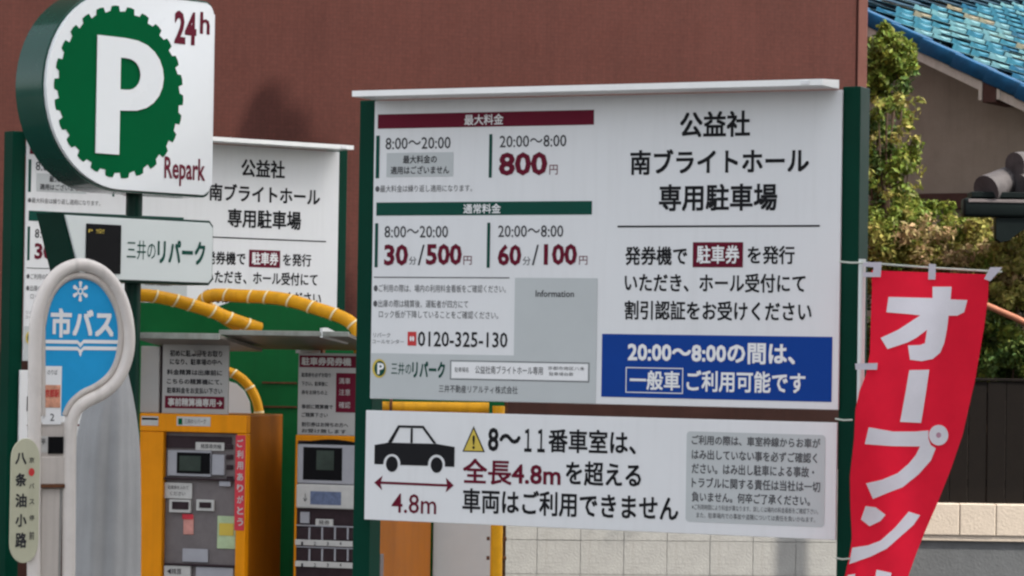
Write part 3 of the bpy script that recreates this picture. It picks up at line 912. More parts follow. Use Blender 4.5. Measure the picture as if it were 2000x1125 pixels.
# ------------------------------------------------------------------ payment machines and what stands round them
CP = Plane(272, 13.0, 480, 12.86, 900)
def machine_one():
    t = thing('payment_machine', 'orange payment machine with grey brown front panel and red sticker strip, standing at left', 'payment machine', CP.o, CP.rz, 'parking machines')
    xs, xe = 0.0, CP.px(480, 950)[0]
    zt = CP.px(380, 809)[1]
    d = 0.42
    xl1, xr0 = CP.px(318, 950)[0], CP.px(461, 950)[0]
    zh = CP.px(390, 845)[1]
    body = bmesh.new()
    box(body, xs, xe - .001, 0.045, d, 0.0, zt - .001, 0.004)
    obj('cabinet', body, 'orange_shaded', t)
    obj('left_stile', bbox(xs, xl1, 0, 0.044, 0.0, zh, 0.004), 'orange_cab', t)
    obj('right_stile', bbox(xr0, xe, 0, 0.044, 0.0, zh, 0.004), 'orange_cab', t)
    hd = obj('header', bbox(xs, xe, -0.004, 0.044, zh + .001, zt, 0.004), 'orange_cab', t)
    pn = obj('front_panel', bbox(xl1 + .001, xr0 - .001, 0.028, 0.043, 0.3, zh - .001), 'steel_panel', t)
    def B(name, a, b_, c, e, w0, w1, m, p=pn, bev=.002):
        bm = bmesh.new(); CP.box(bm, a, b_, c, e, w0, w1, bev); return obj(name, bm, m, p)
    W0 = -0.027
    B('dark_bezel', 324, 852, 452, 876, W0, -.022, 'key')
    s = B('label', 382, 864, 438, 880, W0 + .006, -.019, 'label_white'); text('精算専用機', CP, 392, 867, 432, 877, -.0175, 'lettering', 'text_grey', s)
    B('screen_bezel', 327, 880, 412, 930, W0, -.016, 'steel_light')
    s = B('screen', 345, 884, 410, 925, W0 + .012, -.012, 'dark_screen')
    B('glass', 350, 890, 392, 920, W0 + .016, -.010, 'screen_green', s)
    B('card_reader', 414, 888, 438, 928, W0, -.010, 'steel_light')
    for i, (a, b_) in enumerate(((442, 868), (442, 888), (442, 908), (442, 930))):
        B('indicator', a, b_, 454, b_ + 9, W0, -.018, 'key')
    B('shelf_line', 320, 934, 460, 938, W0, -.006, 'key')
    s = B('label', 321, 943, 375, 974, W0, -.020, 'label_white'); text('駐車券を入れて', CP, 328, 948, 368, 956, -.0185, 'lettering', 'text_grey', s); text('ください', CP, 332, 960, 362, 968, -.0185, 'lettering', 'text_grey', s)
    s = B('ticket_slot', 330, 976, 372, 1001, W0, -.010, 'label_white'); B('slot_mouth', 336, 980, 368, 995, W0 + .018, -.008, 'key', s)
    s = B('coin_slot', 383, 976, 418, 998, W0, -.016, 'label_white'); B('slot_mouth', 389, 981, 412, 992, W0 + .012, -.013, 'key', s)
    B('sticker', 358, 1005, 378, 1044, W0, -.024, 'label_pink'); B('sticker', 356, 1004, 377, 1014, W0 + .004, -.022, 'label_red')
    B('sticker', 424, 1008, 460, 1072, W0, -.023, 'label_green'); B('sticker', 428, 1022, 456, 1046, W0 + .005, -.021, 'yellow_print')
    s = B('label', 356, 1072, 406, 1098, W0, -.020, 'steel_light')
    B('shelf_line', 320, 1102, 460, 1106, W0, -.006, 'key')
    s = B('label', 320, 1105, 372, 1130, W0, -.012, 'label_white'); text('◀精算', CP, 326, 1110, 354, 1122, -.0105, 'lettering', 'text_grey', s)
    B('tray', 382, 1108, 455, 1150, W0, -.014, 'steel_light')
    B('lock', 428, 940, 450, 950, W0, -.012, 'steel_light')
    s = B('sticker', 345, 814, 411, 832, .0045, .0055, 'label_white', hd, 0)
    text('三井のリパーク', CP, 360, 818, 402, 828, .007, 'lettering', 'text_grey', s)
    B('emblem', 348, 817, 356, 829, .006, .0068, 'green_gear', s, 0)
    s = B('sticker', 276, 813, 309, 831, .0045, .0055, 'label_white', hd, 0); B('bar', 277, 816, 308, 820, .006, .0068, 'black_print', s, 0)
    rs = B('red_strip', 459, 850, 478, 1036, 0.0015, .0025, 'label_red', t, 0)
    for i, ch in enumerate('ご利用ありがとう'):
        text(ch, CP, 463, 858 + i * 22, 475, 873 + i * 22, .004, 'lettering', 'label_white', rs, .02)
    # notice board on top
    x0, x1, z0, z1 = CP.rect(317, 672, 446, 808, -.02)
    nb = obj('notice_board', bbox(x0, x1, 0.02, 0.032, zt + .001, z1, .002), 'notice', t)
    for i, (s_, a, c) in enumerate((('初めに駐車券をお取り', 684, 697), ('になり、駐車場の中へ', 701, 713), ('料金精算は出庫前に', 722, 733), ('こちらの精算機にて、', 740, 751), ('駐車料金をお支払い下さい', 757, 769))):
        text(s_, CP, 326 + (i < 2) * 6, a, 434, c, -.0185, 'lettering', 'text_grey', nb, .02)
    field(CP, 322, 774, 438, 798, -.0185, 'maroon_band', 'maroon', nb)
    text('事前精算機専用→', CP, 328, 778, 434, 794, -.017, 'white_lettering', 'label_white', nb, .03)
    x0, x1, z0, z1 = CP.rect(274, 676, 311, 808, -.03)
    obj('side_board', bbox(x0, x1, 0.03, 0.045, zt + .001, z1, .004), 'notice', t)
    x0, x1, z0, z1 = CP.rect(311, 676, 318, 808, -.04)
    obj('board_edge', bbox(x0, x1, 0.04, 0.06, zt + .001, z1), 'key', t)
    obj('base', bbox(xs - .05, xe + .05, -.05, d + .05, 0.004, 0.10, .01), 'concrete', t).location = (0, 0, -0.0)
    return t
machine_one()
C2 = Plane(572, 12.95, 700, 12.86, 950)
def machine_two():
    t = thing('ticket_machine', 'orange ticket machine with rows of four dark buttons, right beside the green board post', 'ticket machine', C2.o, C2.rz, 'parking machines')
    xe = C2.px(730, 950)[0]
    xs = 0.0
    zt = C2.px(640, 851)[1]
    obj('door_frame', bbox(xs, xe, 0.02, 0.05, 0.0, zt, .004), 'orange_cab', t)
    obj('cabinet', bbox(xs, xe - .001, 0.051, 0.74, 0.0, zt - .001, .006), 'orange_shaded', t)
    zh = C2.px(738, 1085)[1]
    obj('hinge', bbox(xe - .001, xe + .010, .07, .11, zh - .25, zh, .002), 'steel_panel', t)
    pn = obj('front_panel', bbox(C2.px(579, 950)[0], xe - .02, 0.006, 0.019, 0.4, C2.px(640, 862)[1], .003), 'key', t)
    def B(name, a, b_, c, e, w0, w1, m, p=pn, bev=.002):
        bm = bmesh.new(); C2.box(bm, a, b_, c, e, w0, w1, bev); return obj(name, bm, m, p)
    h = B('screen_housing', 580, 868, 716, 946, -.0055, .012, 'steel_light', bev=.006)
    s = B('screen', 592, 874, 668, 938, .0125, .0135, 'dark_screen', h, 0); B('glass', 618, 880, 652, 918, .014, .0145, 'screen_green', s, 0)
    hx0, hz0 = C2.px(580, 868, .006); hx1 = C2.px(716, 868, .006)[0]
    hp_ = [(hx0 + (hx1 - hx0) * i / 12, hz0 + .003 + .022 * sin(pi * i / 12)) for i in range(13)]
    obj('hood', prism(bmesh.new(), hp_[::-1], -.012, .0055, 0), 'dark_screen', pn)
    wbn = B('label_band', 578, 947, 716, 994, -.0055, .018, 'label_white', bev=.006)
    B('sticker', 606, 960, 666, 986, .0185, .0192, 'label_blue', wbn, 0)
    text('↓', C2, 592, 964, 600, 980, .0195, 'lettering', 'text_grey', wbn)
    B('slot', 586, 1000, 604, 1022, -.0055, .004, 'steel_light'); s = B('label', 616, 1014, 650, 1027, -.0055, .004, 'label_white'); text('発券', C2, 622, 1016, 644, 1025, .0055, 'lettering', 'text_grey', s)
    for r, v in enumerate((1030, 1072)):
        B('button_rail', 578, v - 3, 716, v - .5, -.0055, .006, 'steel_light')
        B('price_strip', 576, v + 26, 716, v + 37, -.0055, .010, 'label_white')
        for k in range(5):
            B('button', 581 + k * 25, v, 602 + k * 25, v + 24, -.0055, .002, 'key', bev=.003)
            B('button_divider', 602.5 + k * 25, v, 605.5 + k * 25, v + 24, -.0055, .004, 'steel_light', bev=0)
        for k in range(5):
            text('%d' % (k + 1), C2, 588 + k * 25, v + 28, 592 + k * 25, v + 35, .0115, 'lettering', 'text_grey', t, .02)
    x0, x1, z0, z1 = C2.rect(578, 690, 716, 850, .0)
    nb = obj('notice_board', bbox(x0, x1, 0.022, 0.034, zt + .001, z1, .002), 'notice', t)
    field(C2, 585, 695, 717, 718, -.0205, 'maroon_band', 'maroon', nb); field(C2, 656, 729, 717, 806, -.0205, 'maroon_band', 'maroon', nb)
    text('駐車券発券機', C2, 589, 698, 686, 714, -.019, 'white_lettering', 'label_white', nb, .03)
    for s_, a, c, u in (('駐車券を必ずお取り', 728, 737, 646), ('下さい。駐車後に', 745, 754, 640), ('券をお持ちの上', 762, 771, 640), ('事前に精算機で', 790, 799, 650), ('ご精算下さい', 806, 815, 640), ('割引券はお持ちの方へ', 825, 834, 680), ('お受け致します', 838, 846, 676)):
        text(s_, C2, 589, a, u, c, -.0205, 'lettering', 'text_grey', nb, .015)
    for s_, a, c in (('満車', 738, 750), ('注意', 760, 772), ('確認', 785, 797)):
        text(s_, C2, 662, a, 684, c, -.019, 'white_lettering', 'label_white', nb)
    obj('base', bbox(xs - .05, xe + .05, -.03, .76, 0.004, 0.10, .01), 'concrete', t)
    return t
machine_two()

# green sheet screen behind the machines
GP = Plane(262, 13.72, 1000, 13.8, 700)
gs = thing('green_screen', 'green sheet screen standing behind the orange machines', 'screen', GP.o, GP.rz)
def gz(u, v): return GP.px(u, v)
prof = [(262, 590), (330, 592), (400, 602), (420, 600), (450, 590), (520, 590), (580, 596), (640, 612), (690, 640)]
pts = [gz(*p) for p in prof]
xe = GP.px(985, 800)[0]
zr = GP.px(850, 776)[1]
pts += [(GP.px(702, 700)[0], GP.px(702, 700)[1]), (GP.px(712, 776)[0], zr), (xe, zr), (xe, .03), (pts[0][0], .03)]
obj('sheet', prism(bmesh.new(), pts[::-1], 0, 0.02), 'green_sheet', gs)
for v in (746, 793):
    bm = bmesh.new(); GP.box(bm, 512, v, 580, v + 3.2, .0005, .008); obj('rail', bm, 'rust', gs)
bm = bmesh.new()
for uu in (300, 560, 975):
    xx = GP.px(uu, 800)[0]; box(bm, xx, xx + .04, .0205, .06, 0, 1.9)
obj('stay', bm, 'rust', gs)

# striped yellow guard hoops
def striped(name, label, px, r=0.026, bands=8, base=None, close=True):
    t = thing(name, label, 'guard rail', (px[0][3].x, px[0][3].y, 0), 0, 'yellow guard hoops')
    pts = smooth_path([p[3] - t.location for p in px], 6)
    obj('pipe', tube(bmesh.new(), pts, r, 14), 'yellow_tube', t, smooth=40)
    L_ = [0]
    for a, b2 in zip(pts, pts[1:]): L_.append(L_[-1] + (b2 - a).length)
    for k in range(bands):
        d = L_[-1] * (k + .35 + rnd.uniform(-.16, .16)) / bands
        i = max(j for j in range(len(L_) - 1) if L_[j] <= d)
        f_ = (d - L_[i]) / (L_[i + 1] - L_[i])
        p = pts[i].lerp(pts[i + 1], f_); T = (pts[i + 1] - pts[i]).normalized()
        bm = bmesh.new()
        # a slanted ring round the pipe
        T2 = (T + Vector((0, -.0, -.35)) * .8).normalized()
        N = T2.cross(Vector((0, 1, 0))).normalized(); B_ = T2.cross(N)
        rn = 18
        sc_ = 1.0 / max(.5, abs(T2.dot(T)))
        rings = []
        for s_ in (-.0045, .0045):
            rings.append([])
            for q_ in range(rn):
                a = 2 * pi * q_ / rn
                v = N * cos(a) + B_ * sin(a)
                # project the ring on the pipe surface
                perp = v - T * v.dot(T)
                v = v * ((r + .0022) / perp.length)
                rings[-1].append(bm.verts.new(p + v + T * s_))
        for q_ in range(rn):
            bm.faces.new((rings[0][q_], rings[0][(q_ + 1) % rn], rings[1][(q_ + 1) % rn], rings[1][q_]))
        obj('reflective_band', bm, 'band', t, smooth=60)
    return t
def PX(lst): return [(u, v, D, at(u, v, D)) for u, v, D in lst]
h1 = striped('guard_hoop', 'yellow guard hoop running from the bus stop sign down to the smoky canopy', PX([(235, 700, 13.0), (238, 640, 13.0), (248, 590, 13.0), (275, 577, 13.0), (330, 584, 13.05), (400, 604, 13.1), (460, 626, 13.15), (508, 642, 13.2)]), .0280, 10)
h2 = striped('guard_hoop', 'yellow guard hoop arching over the smoky canopy to the green board post', PX([(470, 640, 13.55), (425, 612, 13.45), (396, 592, 13.35), (415, 577, 13.3), (470, 578, 13.25), (545, 583, 13.2), (610, 600, 13.15), (690, 634, 13.1), (705, 700, 13.1)]), .0285, 12)
h3 = striped('guard_hoop', 'short rusty yellow hoop curving down onto the top of the orange cabinet, beside the notice', PX([(400, 716, 13.5), (440, 724, 13.5), (470, 738, 13.5), (493, 765, 13.5), (505, 800, 13.5), (508, 860, 13.5), (508, 960, 13.5)]), .021, 7)
# legs so the hoops stand on the ground
for h, (u, v, D) in ((h1, (235, 700, 13.0)), (h2, (705, 700, 13.1)), (h3, (508, 960, 13.5))):
    p = at(u, v, D) - h.location
    obj('leg', tube(bmesh.new(), [(p.x, p.y, 0), (p.x, p.y, p.z - .001)], .025 if h is not h3 else .021, 12), 'yellow_tube', h, smooth=40)
# white rounded board inside the short hoop
WR = Plane(400, 13.62, 500, 13.62, 780)
wr = thing('white_round_board', 'small bright white board with rounded shoulder beside the notice', 'board', WR.o, WR.rz)
pts = [WR.px(*p) for p in ((400, 742), (445, 744), (462, 750), (477, 764), (487, 785), (491, 815))]
pts += [(pts[-1][0], 0), (pts[0][0], 0)]
obj('sheet', prism(bmesh.new(), pts[::-1], 0, .015), 'white_print', wr)
# guard frame under the large board: L of yellow pipe with bolts
yp = at(974, 800, 13.0)
gf = thing('yellow_guard_rail', 'yellow guard post with rusty bolts standing before the grey tiled wall', 'guard rail', (yp.x, yp.y, 0), 0)
pts = [(at(738, 795, 13.0) - gf.location), (at(820, 796, 13.0) - gf.location), (at(955, 797, 13.0) - gf.location)]
obj('top_rail', tube(bmesh.new(), pts, .024, 12), 'yellow_tube', gf, smooth=40)
obj('post', tube(bmesh.new(), [(0, 0, 0), (0, 0, 1), (0, 0, yp.z + .015)], .026, 16), 'yellow_tube', gf, smooth=40)
q0 = at(738, 795, 13.0) - gf.location
obj('rail_flange', tube(bmesh.new(), [(q0.x + .05, q0.y, q0.z), (q0.x + .062, q0.y, q0.z)], .04, 14), 'rust', gf, smooth=40)
for v in (1052, 1090, 1130):
    z = at(974, v, 13.0).z
    for sgn in (-1, 1):
        obj('bolt', tube(bmesh.new(), [(sgn * .029, 0, z), (sgn * .042, 0, z)], .008, 8), 'rust', gf)

# canopies
def canopy(label, u0, v0, u1, v1, D, dep, drop):
    p = Plane(u0, D, u1, D - .12, v0)
    t = thing('canopy', label, 'canopy', p.o, p.rz, 'smoky canopies over the machines')
    x1_ = p.len
    z = p.px((u0 + u1) / 2, v0)[1]
    bm = bmesh.new()
    prism(bm, [(0, z), (dep, z - drop), (dep, z - drop - .014), (0, z - .014)], 0, x1_)
    for v in bm.verts:
        v.co = Vector((v.co.y, v.co.x, v.co.z))
    bmesh.ops.recalc_face_normals(bm, faces=bm.faces[:])
    sh = obj('sheet', bm, 'canopy', t)
    obj('front_lip', bbox(-.006, x1_ + .006, -.014, -.0005, z - (v1 - v0) / F * D, z + .004, .003), 'canopy_lip', t)
    bm = bmesh.new()
    box(bm, x1_ / 2 - .01, x1_ / 2 + .01, .2, dep, z - drop - .028, z - drop - .0145)
    obj('arm', bm, 'notice', t)
    obj('support_post', bbox(x1_ / 2 - .02, x1_ / 2 + .02, dep + .001, dep + .04, 0, z - drop), 'rust', t)
    return t
canopy('smoky grey canopy over the left payment machine', 250, 652, 428, 662, 12.75, .48, .055)
canopy('smoky grey canopy over the ticket machine with a pale right end', 432, 648, 680, 656, 12.72, .50, .06)
p = Plane(628, 12.60, 684, 12.85, 655)
ce = thing('canopy_end_cap', 'pale bent end flap at the right of the smoky canopy', 'flap', p.o, p.rz)
pts = [p.px(*q_) for q_ in ((630, 641), (640, 640), (682, 662), (680, 672), (630, 659))]
obj('flap', prism(bmesh.new(), pts[::-1], 0, .012), 'white_board', ce)

# ------------------------------------------------------------------ red banner
def fold(u, v):
    s_ = (v - 530) / 600
    return 9.72 + .020 * sin((u - 1700) * .030 + s_ * 2.2) * (0.35 + .7 * s_) + .014 * sin((u * .016 + v * .011)) + .012 * sin(u * .055 - v * .012) * s_
def interp(tab, v):
    for (a, x), (b2, y) in zip(tab, tab[1:]):
        if v <= b2: 
            t_ = (v - a) / (b2 - a); t_ = max(0, t_)
            return x + (y - x) * t_
    return tab[-1][1]
LE = [(528, 1702), (560, 1703), (620, 1701), (690, 1699), (730, 1692), (765, 1678), (800, 1671), (860, 1668), (930, 1660), (990, 1661), (1050, 1664), (1090, 1658), (1125, 1650), (1300, 1640)]
RE = [(536, 1932), (580, 1930), (640, 1922), (740, 1905), (850, 1880), (920, 1856), (985, 1830), (1040, 1806), (1080, 1790), (1125, 1774), (1300, 1745)]
pp = at(1684, 520, 9.78)
bn = thing('red_banner', 'tall red banner with white katakana lettering hanging from a white pole', 'banner', (pp.x, pp.y, 0))
def fl(u, v, dd=0.0): return at(u, v, fold(u, v) + dd) - bn.location
bm = bmesh.new()
NU, NV = 26, 90
grid = []
for j in range(NV + 1):
    row = []
    for i in range(NU + 1):
        a = i / NU
        v = 528 + (1290 - 528) * j / NV + (8 * a) * (1 - j / NV)
        u = interp(LE, v) * (1 - a) + interp(RE, v) * a
        row.append(bm.verts.new(fl(u, v)))
    grid.append(row)
for j in range(NV):
    for i in range(NU):
        bm.faces.new((grid[j][i], grid[j + 1][i], grid[j + 1][i + 1], grid[j][i + 1]))
bmesh.ops.recalc_face_normals(bm, faces=bm.faces[:])
cloth = obj('cloth', bm, 'red_cloth', bn, smooth=80)
def on_cloth(polys, name, m, dd=-.004):
    out = bmesh.new()
    for pts in polys:
        b2 = bmesh.new()
        f_ = b2.faces.new([b2.verts.new((x, y, 0)) for x, y in pts])
        b2.normal_update()
        bmesh.ops.triangulate(b2, faces=[f_])
        us = [p[0] for p in pts]; vs_ = [p[1] for p in pts]
        for (lo_, hi_, nn, ix) in ((min(us), max(us), (1, 0, 0), 0), (min(vs_), max(vs_), (0, 1, 0), 1)):
            c = lo_ + 7
            while c < hi_:
                co = (c, 0, 0) if ix == 0 else (0, c, 0)
                bmesh.ops.bisect_plane(b2, geom=b2.verts[:] + b2.edges[:] + b2.faces[:], plane_co=co, plane_no=nn)
                c += 7
        mp = {}
        for v in b2.verts:
            mp[v] = out.verts.new(fl(v.co.x, v.co.y, dd))
        for f2 in b2.faces:
            f3 = out.faces.new([mp[v] for v in f2.verts])
            f3.normal_update()
            if f3.normal.y > 0: f3.normal_flip()
        b2.free()
    return obj(name, out, m, cloth, smooth=80)
z6 = lambda pts: [(1640 + x / 3.75, 500 + y / 3.75) for x, y in pts]
z7 = lambda pts: [(1640 + x / 3.261, 780 + y / 3.261) for x, y in pts]
o_ = z6([(680, 225), (820, 225), (812, 318), (935, 322), (912, 412), (860, 437), (797, 437), (785, 540), (765, 640), (735, 710), (680, 755), (600, 770), (515, 760), (500, 655), (590, 652), (625, 638), (640, 540), (560, 600), (500, 632), (350, 682), (300, 600), (430, 540), (590, 435), (500, 425), (342, 412), (358, 300), (680, 308)])
dash = [(1776, 723), (1815, 722), (1808, 770), (1799, 826), (1758, 824), (1768, 770)]
pu = z7([(185, 178), (340, 205), (480, 205), (565, 198), (565, 250), (580, 290), (612, 312), (580, 390), (500, 480), (400, 560), (300, 598), (212, 635), (168, 535), (270, 512), (370, 470), (440, 410), (485, 355), (512, 300), (330, 298), (160, 285)])
nd = z7([(165, 680), (230, 688), (292, 735), (260, 775), (190, 808), (135, 765)])
ns = z7([(440, 715), (512, 738), (470, 800), (380, 880), (300, 950), (200, 1000), (60, 1050), (80, 945), (180, 930), (260, 900), (350, 820)])
nx = z7([(235, 1085), (330, 1105), (290, 1290), (200, 1280)])
nx2 = z7([(52, 1118), (100, 1112), (90, 1170), (40, 1180)])
on_cloth([o_, dash, pu, nd, ns, nx, nx2], 'lettering', 'white_cloth')
cc = (1640 + 630 / 3.261, 780 + 228 / 3.261)
circ = []
for k in range(20):
    a, b2 = 2 * pi * k / 20, 2 * pi * (k + 1) / 20
    circ.append([(cc[0] + r * cos(t_), cc[1] + r * 1.06 * sin(t_)) for r, t_ in ((5, a), (19, a), (19, b2), (5, b2))])
on_cloth(circ, 'lettering_ring', 'white_cloth', -.007)
on_cloth([[(cc[0] + 19 * cos(t_ * pi / 12), cc[1] + 20 * sin(t_ * pi / 12)) for t_ in range(24)]], 'ring_backing', 'pink_cloth', -.0055)
zt = at(1683, 506, 9.78).z
obj('pole', tube(bmesh.new(), [(0, 0, 0), (0, 0, 1), (0, 0, zt)], .0115, 12), 'white_pole', bn, smooth=40)
e0 = at(1684, 513, 9.74) - bn.location; e1 = at(1957, 531, 9.74) - bn.location
obj('crossbar', tube(bmesh.new(), [e0, e0.lerp(e1, .5) + Vector((0, 0, -.002)), e1], .0035, 8), 'cord', bn, smooth=40)
def tabp(pts, dd=-.012):
    bm = bmesh.new()
    a = [bm.verts.new(at(u, v, 9.71 + dd) - bn.location) for u, v in pts]
    b2 = [bm.verts.new(at(u, v, 9.717 + dd) - bn.location) for u, v in pts]
    n = len(pts)
    bm.faces.new(a); bm.faces.new(b2[::-1])
    for i in range(n): bm.faces.new((a[i], b2[i], b2[(i + 1) % n], a[(i + 1) % n]))
    bmesh.ops.recalc_face_normals(bm, faces=bm.faces[:])
    return obj('tab', bm, 'tab', bn)
tabp([(1686, 512), (1722, 512), (1720, 541), (1686, 541), (1686, 532), (1705, 532), (1706, 522), (1686, 520)])
tabp([(1814, 515), (1828, 516), (1827, 546), (1813, 546)])
tabp([(1934, 522), (1958, 522), (1944, 538), (1934, 549), (1922, 545)])
tabp([(1670, 710), (1714, 709), (1713, 722), (1671, 722)])
for (a, c) in (((1632, 818), (1664, 820)), ((1632, 1090), (1660, 1091))):
    p0 = at(*a, 9.94) - bn.location; p1 = at(*c, 9.74) - bn.location
    obj('tie_cord', tube(bmesh.new(), [p0, p0.lerp(p1, .5) + Vector((0, 0, -.003)), p1], .0028, 6), 'cord', bn)
p0 = at(1640, 511, 9.93) - bn.location
obj('tie_cord', tube(bmesh.new(), [p0, p0.lerp(e0, .5) + Vector((0, 0, -.002)), e0], .003, 6), 'cord', bn)
obj('base_weight', bbox(-.17, .17, -.17, .17, .12, .19, .03, 3), 'white_board', bn)

# ------------------------------------------------------------------ house with blue tiled roof
hp = at(1690, 28, 22.0)
HA = radians(-30)
hs_ = thing('tiled_house', 'house with sunlit blue glazed tile roof and shaded grey brown gable wall, upper right', 'house', (hp.x, hp.y, 0), HA)
PITCH = 0.479
z0r = hp.z
XA, XB = -0.55, 4.2
def rz_at(x): return z0r - PITCH * x
bm = bmesh.new()
vs = []
for (x, y) in ((XA, 0.0), (XB, 0.0), (XB, 13.0), (-4.2, 13.0), (-4.2, 4.5)):
    vs.append((x, y, rz_at(x) - .03)); 
top = [bm.verts.new(v) for v in vs]; bot = [bm.verts.new((v[0], v[1], v[2] - .05)) for v in vs]
bm.faces.new(top); bm.faces.new(bot[::-1])
for i in range(5): bm.faces.new((top[i], bot[i], bot[(i + 1) % 5], top[(i + 1) % 5]))
bmesh.ops.recalc_face_normals(bm, faces=bm.faces[:])
obj('roof_deck', bm, 'roof_under', hs_)
ang = math.atan(PITCH)
tile = bmesh.new()
TW, TL = 0.36, 0.33
# wavy pan tile: across = local y (along the eave), down slope = local x
nw = 8
def wav(t_): return .009 * sin(2 * pi * t_ + .5) + .008 * (t_ < .25) * (1 - t_ / .25)
rows = []
for (x, dz) in ((0, -.012), (TL, .036), (TL + .002, -.020)):
    rows.append([tile.verts.new((x, TW * .965 * i / nw, wav(i / nw) + dz)) for i in range(nw + 1)])
for a, b2 in zip(rows, rows[1:]):
    for i in range(nw):
        tile.faces.new((a[i], b2[i], b2[i + 1], a[i + 1]))
tile_src = None
camM = (Matrix.Translation(cam.location) @ RC.to_4x4()).inverted()
hm = Matrix.Translation((hp.x, hp.y, 0)) @ Matrix.Rotation(HA, 4, 'Z')
EXPO = 0.25
cnt = 0
for r in range(-18, 24):
    for k in range(0, 44):
        x = XA + .1 + r * EXPO * cos(ang) ; y = .16 + k * TW + (r % 2) * 0.18
        z = rz_at(x) + .004
        if x < XA + .05 - max(0, y - 1.0) * 1.02 or x < -4.1: continue
        c = camM @ (hm @ Vector((x + .1, y + .15, z)))
        u = 1000 + F * c.x / -c.z; v = 562.5 - F * c.y / -c.z
        if u < 1675 or u > 2020 or v < -14: continue
        rot = (rnd.uniform(-.006, .006), ang + rnd.uniform(-.004, .008), rnd.uniform(-.008, .008))
        loc = (x, y, z + rnd.uniform(-.006, .008))
        if tile_src is None:
            tile_src = obj('roof_tile', tile, 'roof_tile', hs_, smooth=50)
            tile_src.location = loc; tile_src.rotation_euler = rot
        else:
            q_ = rnd.random()
            inst('roof_tile', tile_src, hs_, loc, rot, m=('roof_tile_pale' if q_ < .30 else 'roof_tile_deep' if q_ < .46 else 'roof_tile_tan' if q_ < .52 else None))
        cnt += 1
print('roof tiles', cnt)
# verge tiles along the rake
vt = None
x = XA
while x < XB - .3:
    if vt is None:
        bm = bmesh.new(); box(bm, 0, .29, -.02, .17, -.075, .028, .012)
        vt = obj('verge_tile', bm, 'verge', hs_, smooth=40); vt.location = (x, 0, rz_at(x)); vt.rotation_euler = (0, ang - .02, 0)
    else:
        inst('verge_tile', vt, hs_, (x, rnd.uniform(-.006, .004), rz_at(x) + rnd.uniform(-.004, .004)), (0, ang - .03, 0))
    x += .245
# bargeboard
def slab(x0, x1, y0, y1, d0, d1):
    bm = bmesh.new()
    vs = [bm.verts.new((x, y, rz_at(x) - d)) for x in (x0, x1) for y in (y0, y1) for d in (d1, d0)]
    for q_ in ((0, 1, 3, 2), (4, 6, 7, 5), (0, 4, 5, 1), (2, 3, 7, 6), (0, 2, 6, 4), (1, 5, 7, 3)):
        bm.faces.new([vs[i] for i in q_])
    bmesh.ops.recalc_face_normals(bm, faces=bm.faces[:])
    return bm
obj('bargeboard', slab(XA, XB, .01, .045, .082, .150), 'barge', hs_)
obj('soffit', slab(XA, XB, .047, .44, .082, .098), 'brown_wood', hs_)
gw = slab(XA, XB - .5, .45, .60, .099, .11)
for v in gw.verts:
    if v.co.z < rz_at(v.co.x) - .105: v.co.z = 0
obj('gable_wall', gw, 'plaster', hs_)
HP = Plane(1690, 22.0, 2000, 22.0, 28); HP.o = Vector((hp.x, hp.y, 0)); HP.rz = HA; HP.e = Vector((cos(HA), sin(HA), 0)); HP.n = Vector((sin(HA), -cos(HA), 0))
bm = bmesh.new(); HP.box(bm, 1919, 156, 1945, 200, -.44, .004, .004); obj('purlin_end', bm, 'brown_wood', hs_)
bm = bmesh.new(); HP.box(bm, 1911, 158, 1918, 196, -.12, .0, .002); obj('purlin_cap', bm, 'barge', hs_)
bm = bmesh.new(); HP.box(bm, 1946, 166, 1953, 194, -.12, .0, .002); obj('purlin_cap', bm, 'barge', hs_)
bm = bmesh.new(); HP.box(bm, 1700, 378, 1900, 408, -.44, -.36, .004); obj('base_board', bm, 'brown_wood', hs_)

# ------------------------------------------------------------------ small tiled gate roof at the right edge
KP = Plane(1880, 19.7, 2020, 19.7, 400)
kg = thing('gate_roof', 'small gate roof with grey smoked tiles and dark gutter at the right edge', 'gate roof', KP.o, KP.rz)
KX = KP.px(2150, 400)[0]
x0, x1, z0, z1 = KP.rect(1882, 387, 2020, 424)
obj('gutter', bbox(x0, KX, 0, .14, z0, z1, .02, 3), 'dark_gutter', kg, smooth=40)
obj('gutter_lip', bbox(x0 + .03, KX, -.006, -.0005, z1 - .028, z1 - .008, .002), 'steel_panel', kg)
pts = [KP.px(*p_) for p_ in ((1946, 425), (2040, 425), (2010, 440), (1972, 470), (1956, 474), (1946, 466))]
obj('bracket', prism(bmesh.new(), pts[::-1], .02, .12, .004), 'dark_gutter', kg)
def ctile(a, b2, r0, r1):
    bm = bmesh.new()
    A = Vector(a); B_ = Vector(b2)
    tube(bm, [A, A.lerp(B_, .33), A.lerp(B_, .66), B_], [r0, r0 * .66 + r1 * .34, r0 * .34 + r1 * .66, r1], 18)
    return bm
def kl(u, v, d): return KP.local(at(u, v, d))
obj('ridge_tile', ctile(kl(1985, 345, 19.95), kl(1926, 372, 19.74), .085, .10), 'grey_tile', kg, smooth=50)
obj('ridge_tile', ctile(kl(2045, 315, 20.0), kl(1982, 322, 19.80), .075, .082), 'grey_tile', kg, smooth=50)
obj('ridge_tile', ctile(kl(2050, 352, 19.95), kl(1992, 366, 19.78), .07, .085), 'grey_tile', kg, smooth=50)
bm = bmesh.new(); KP.box(bm, 1898, 376, 2150, 387, -.2, .0, .004); obj('tile_bed', bm, 'dark_gutter', kg)
for k in range(5):
    u = 2060 + k * 45
    obj('pan_tile', ctile(kl(u, 330, 20.0), kl(u - 20, 368, 19.78), .07, .075), 'grey_tile', kg, smooth=50)
xk = KP.px(2100, 400)[0]
obj('gate_post', bbox(xk, xk + .14, .02, .16, 0, z0 - .001, .01), 'brown_wood', kg)

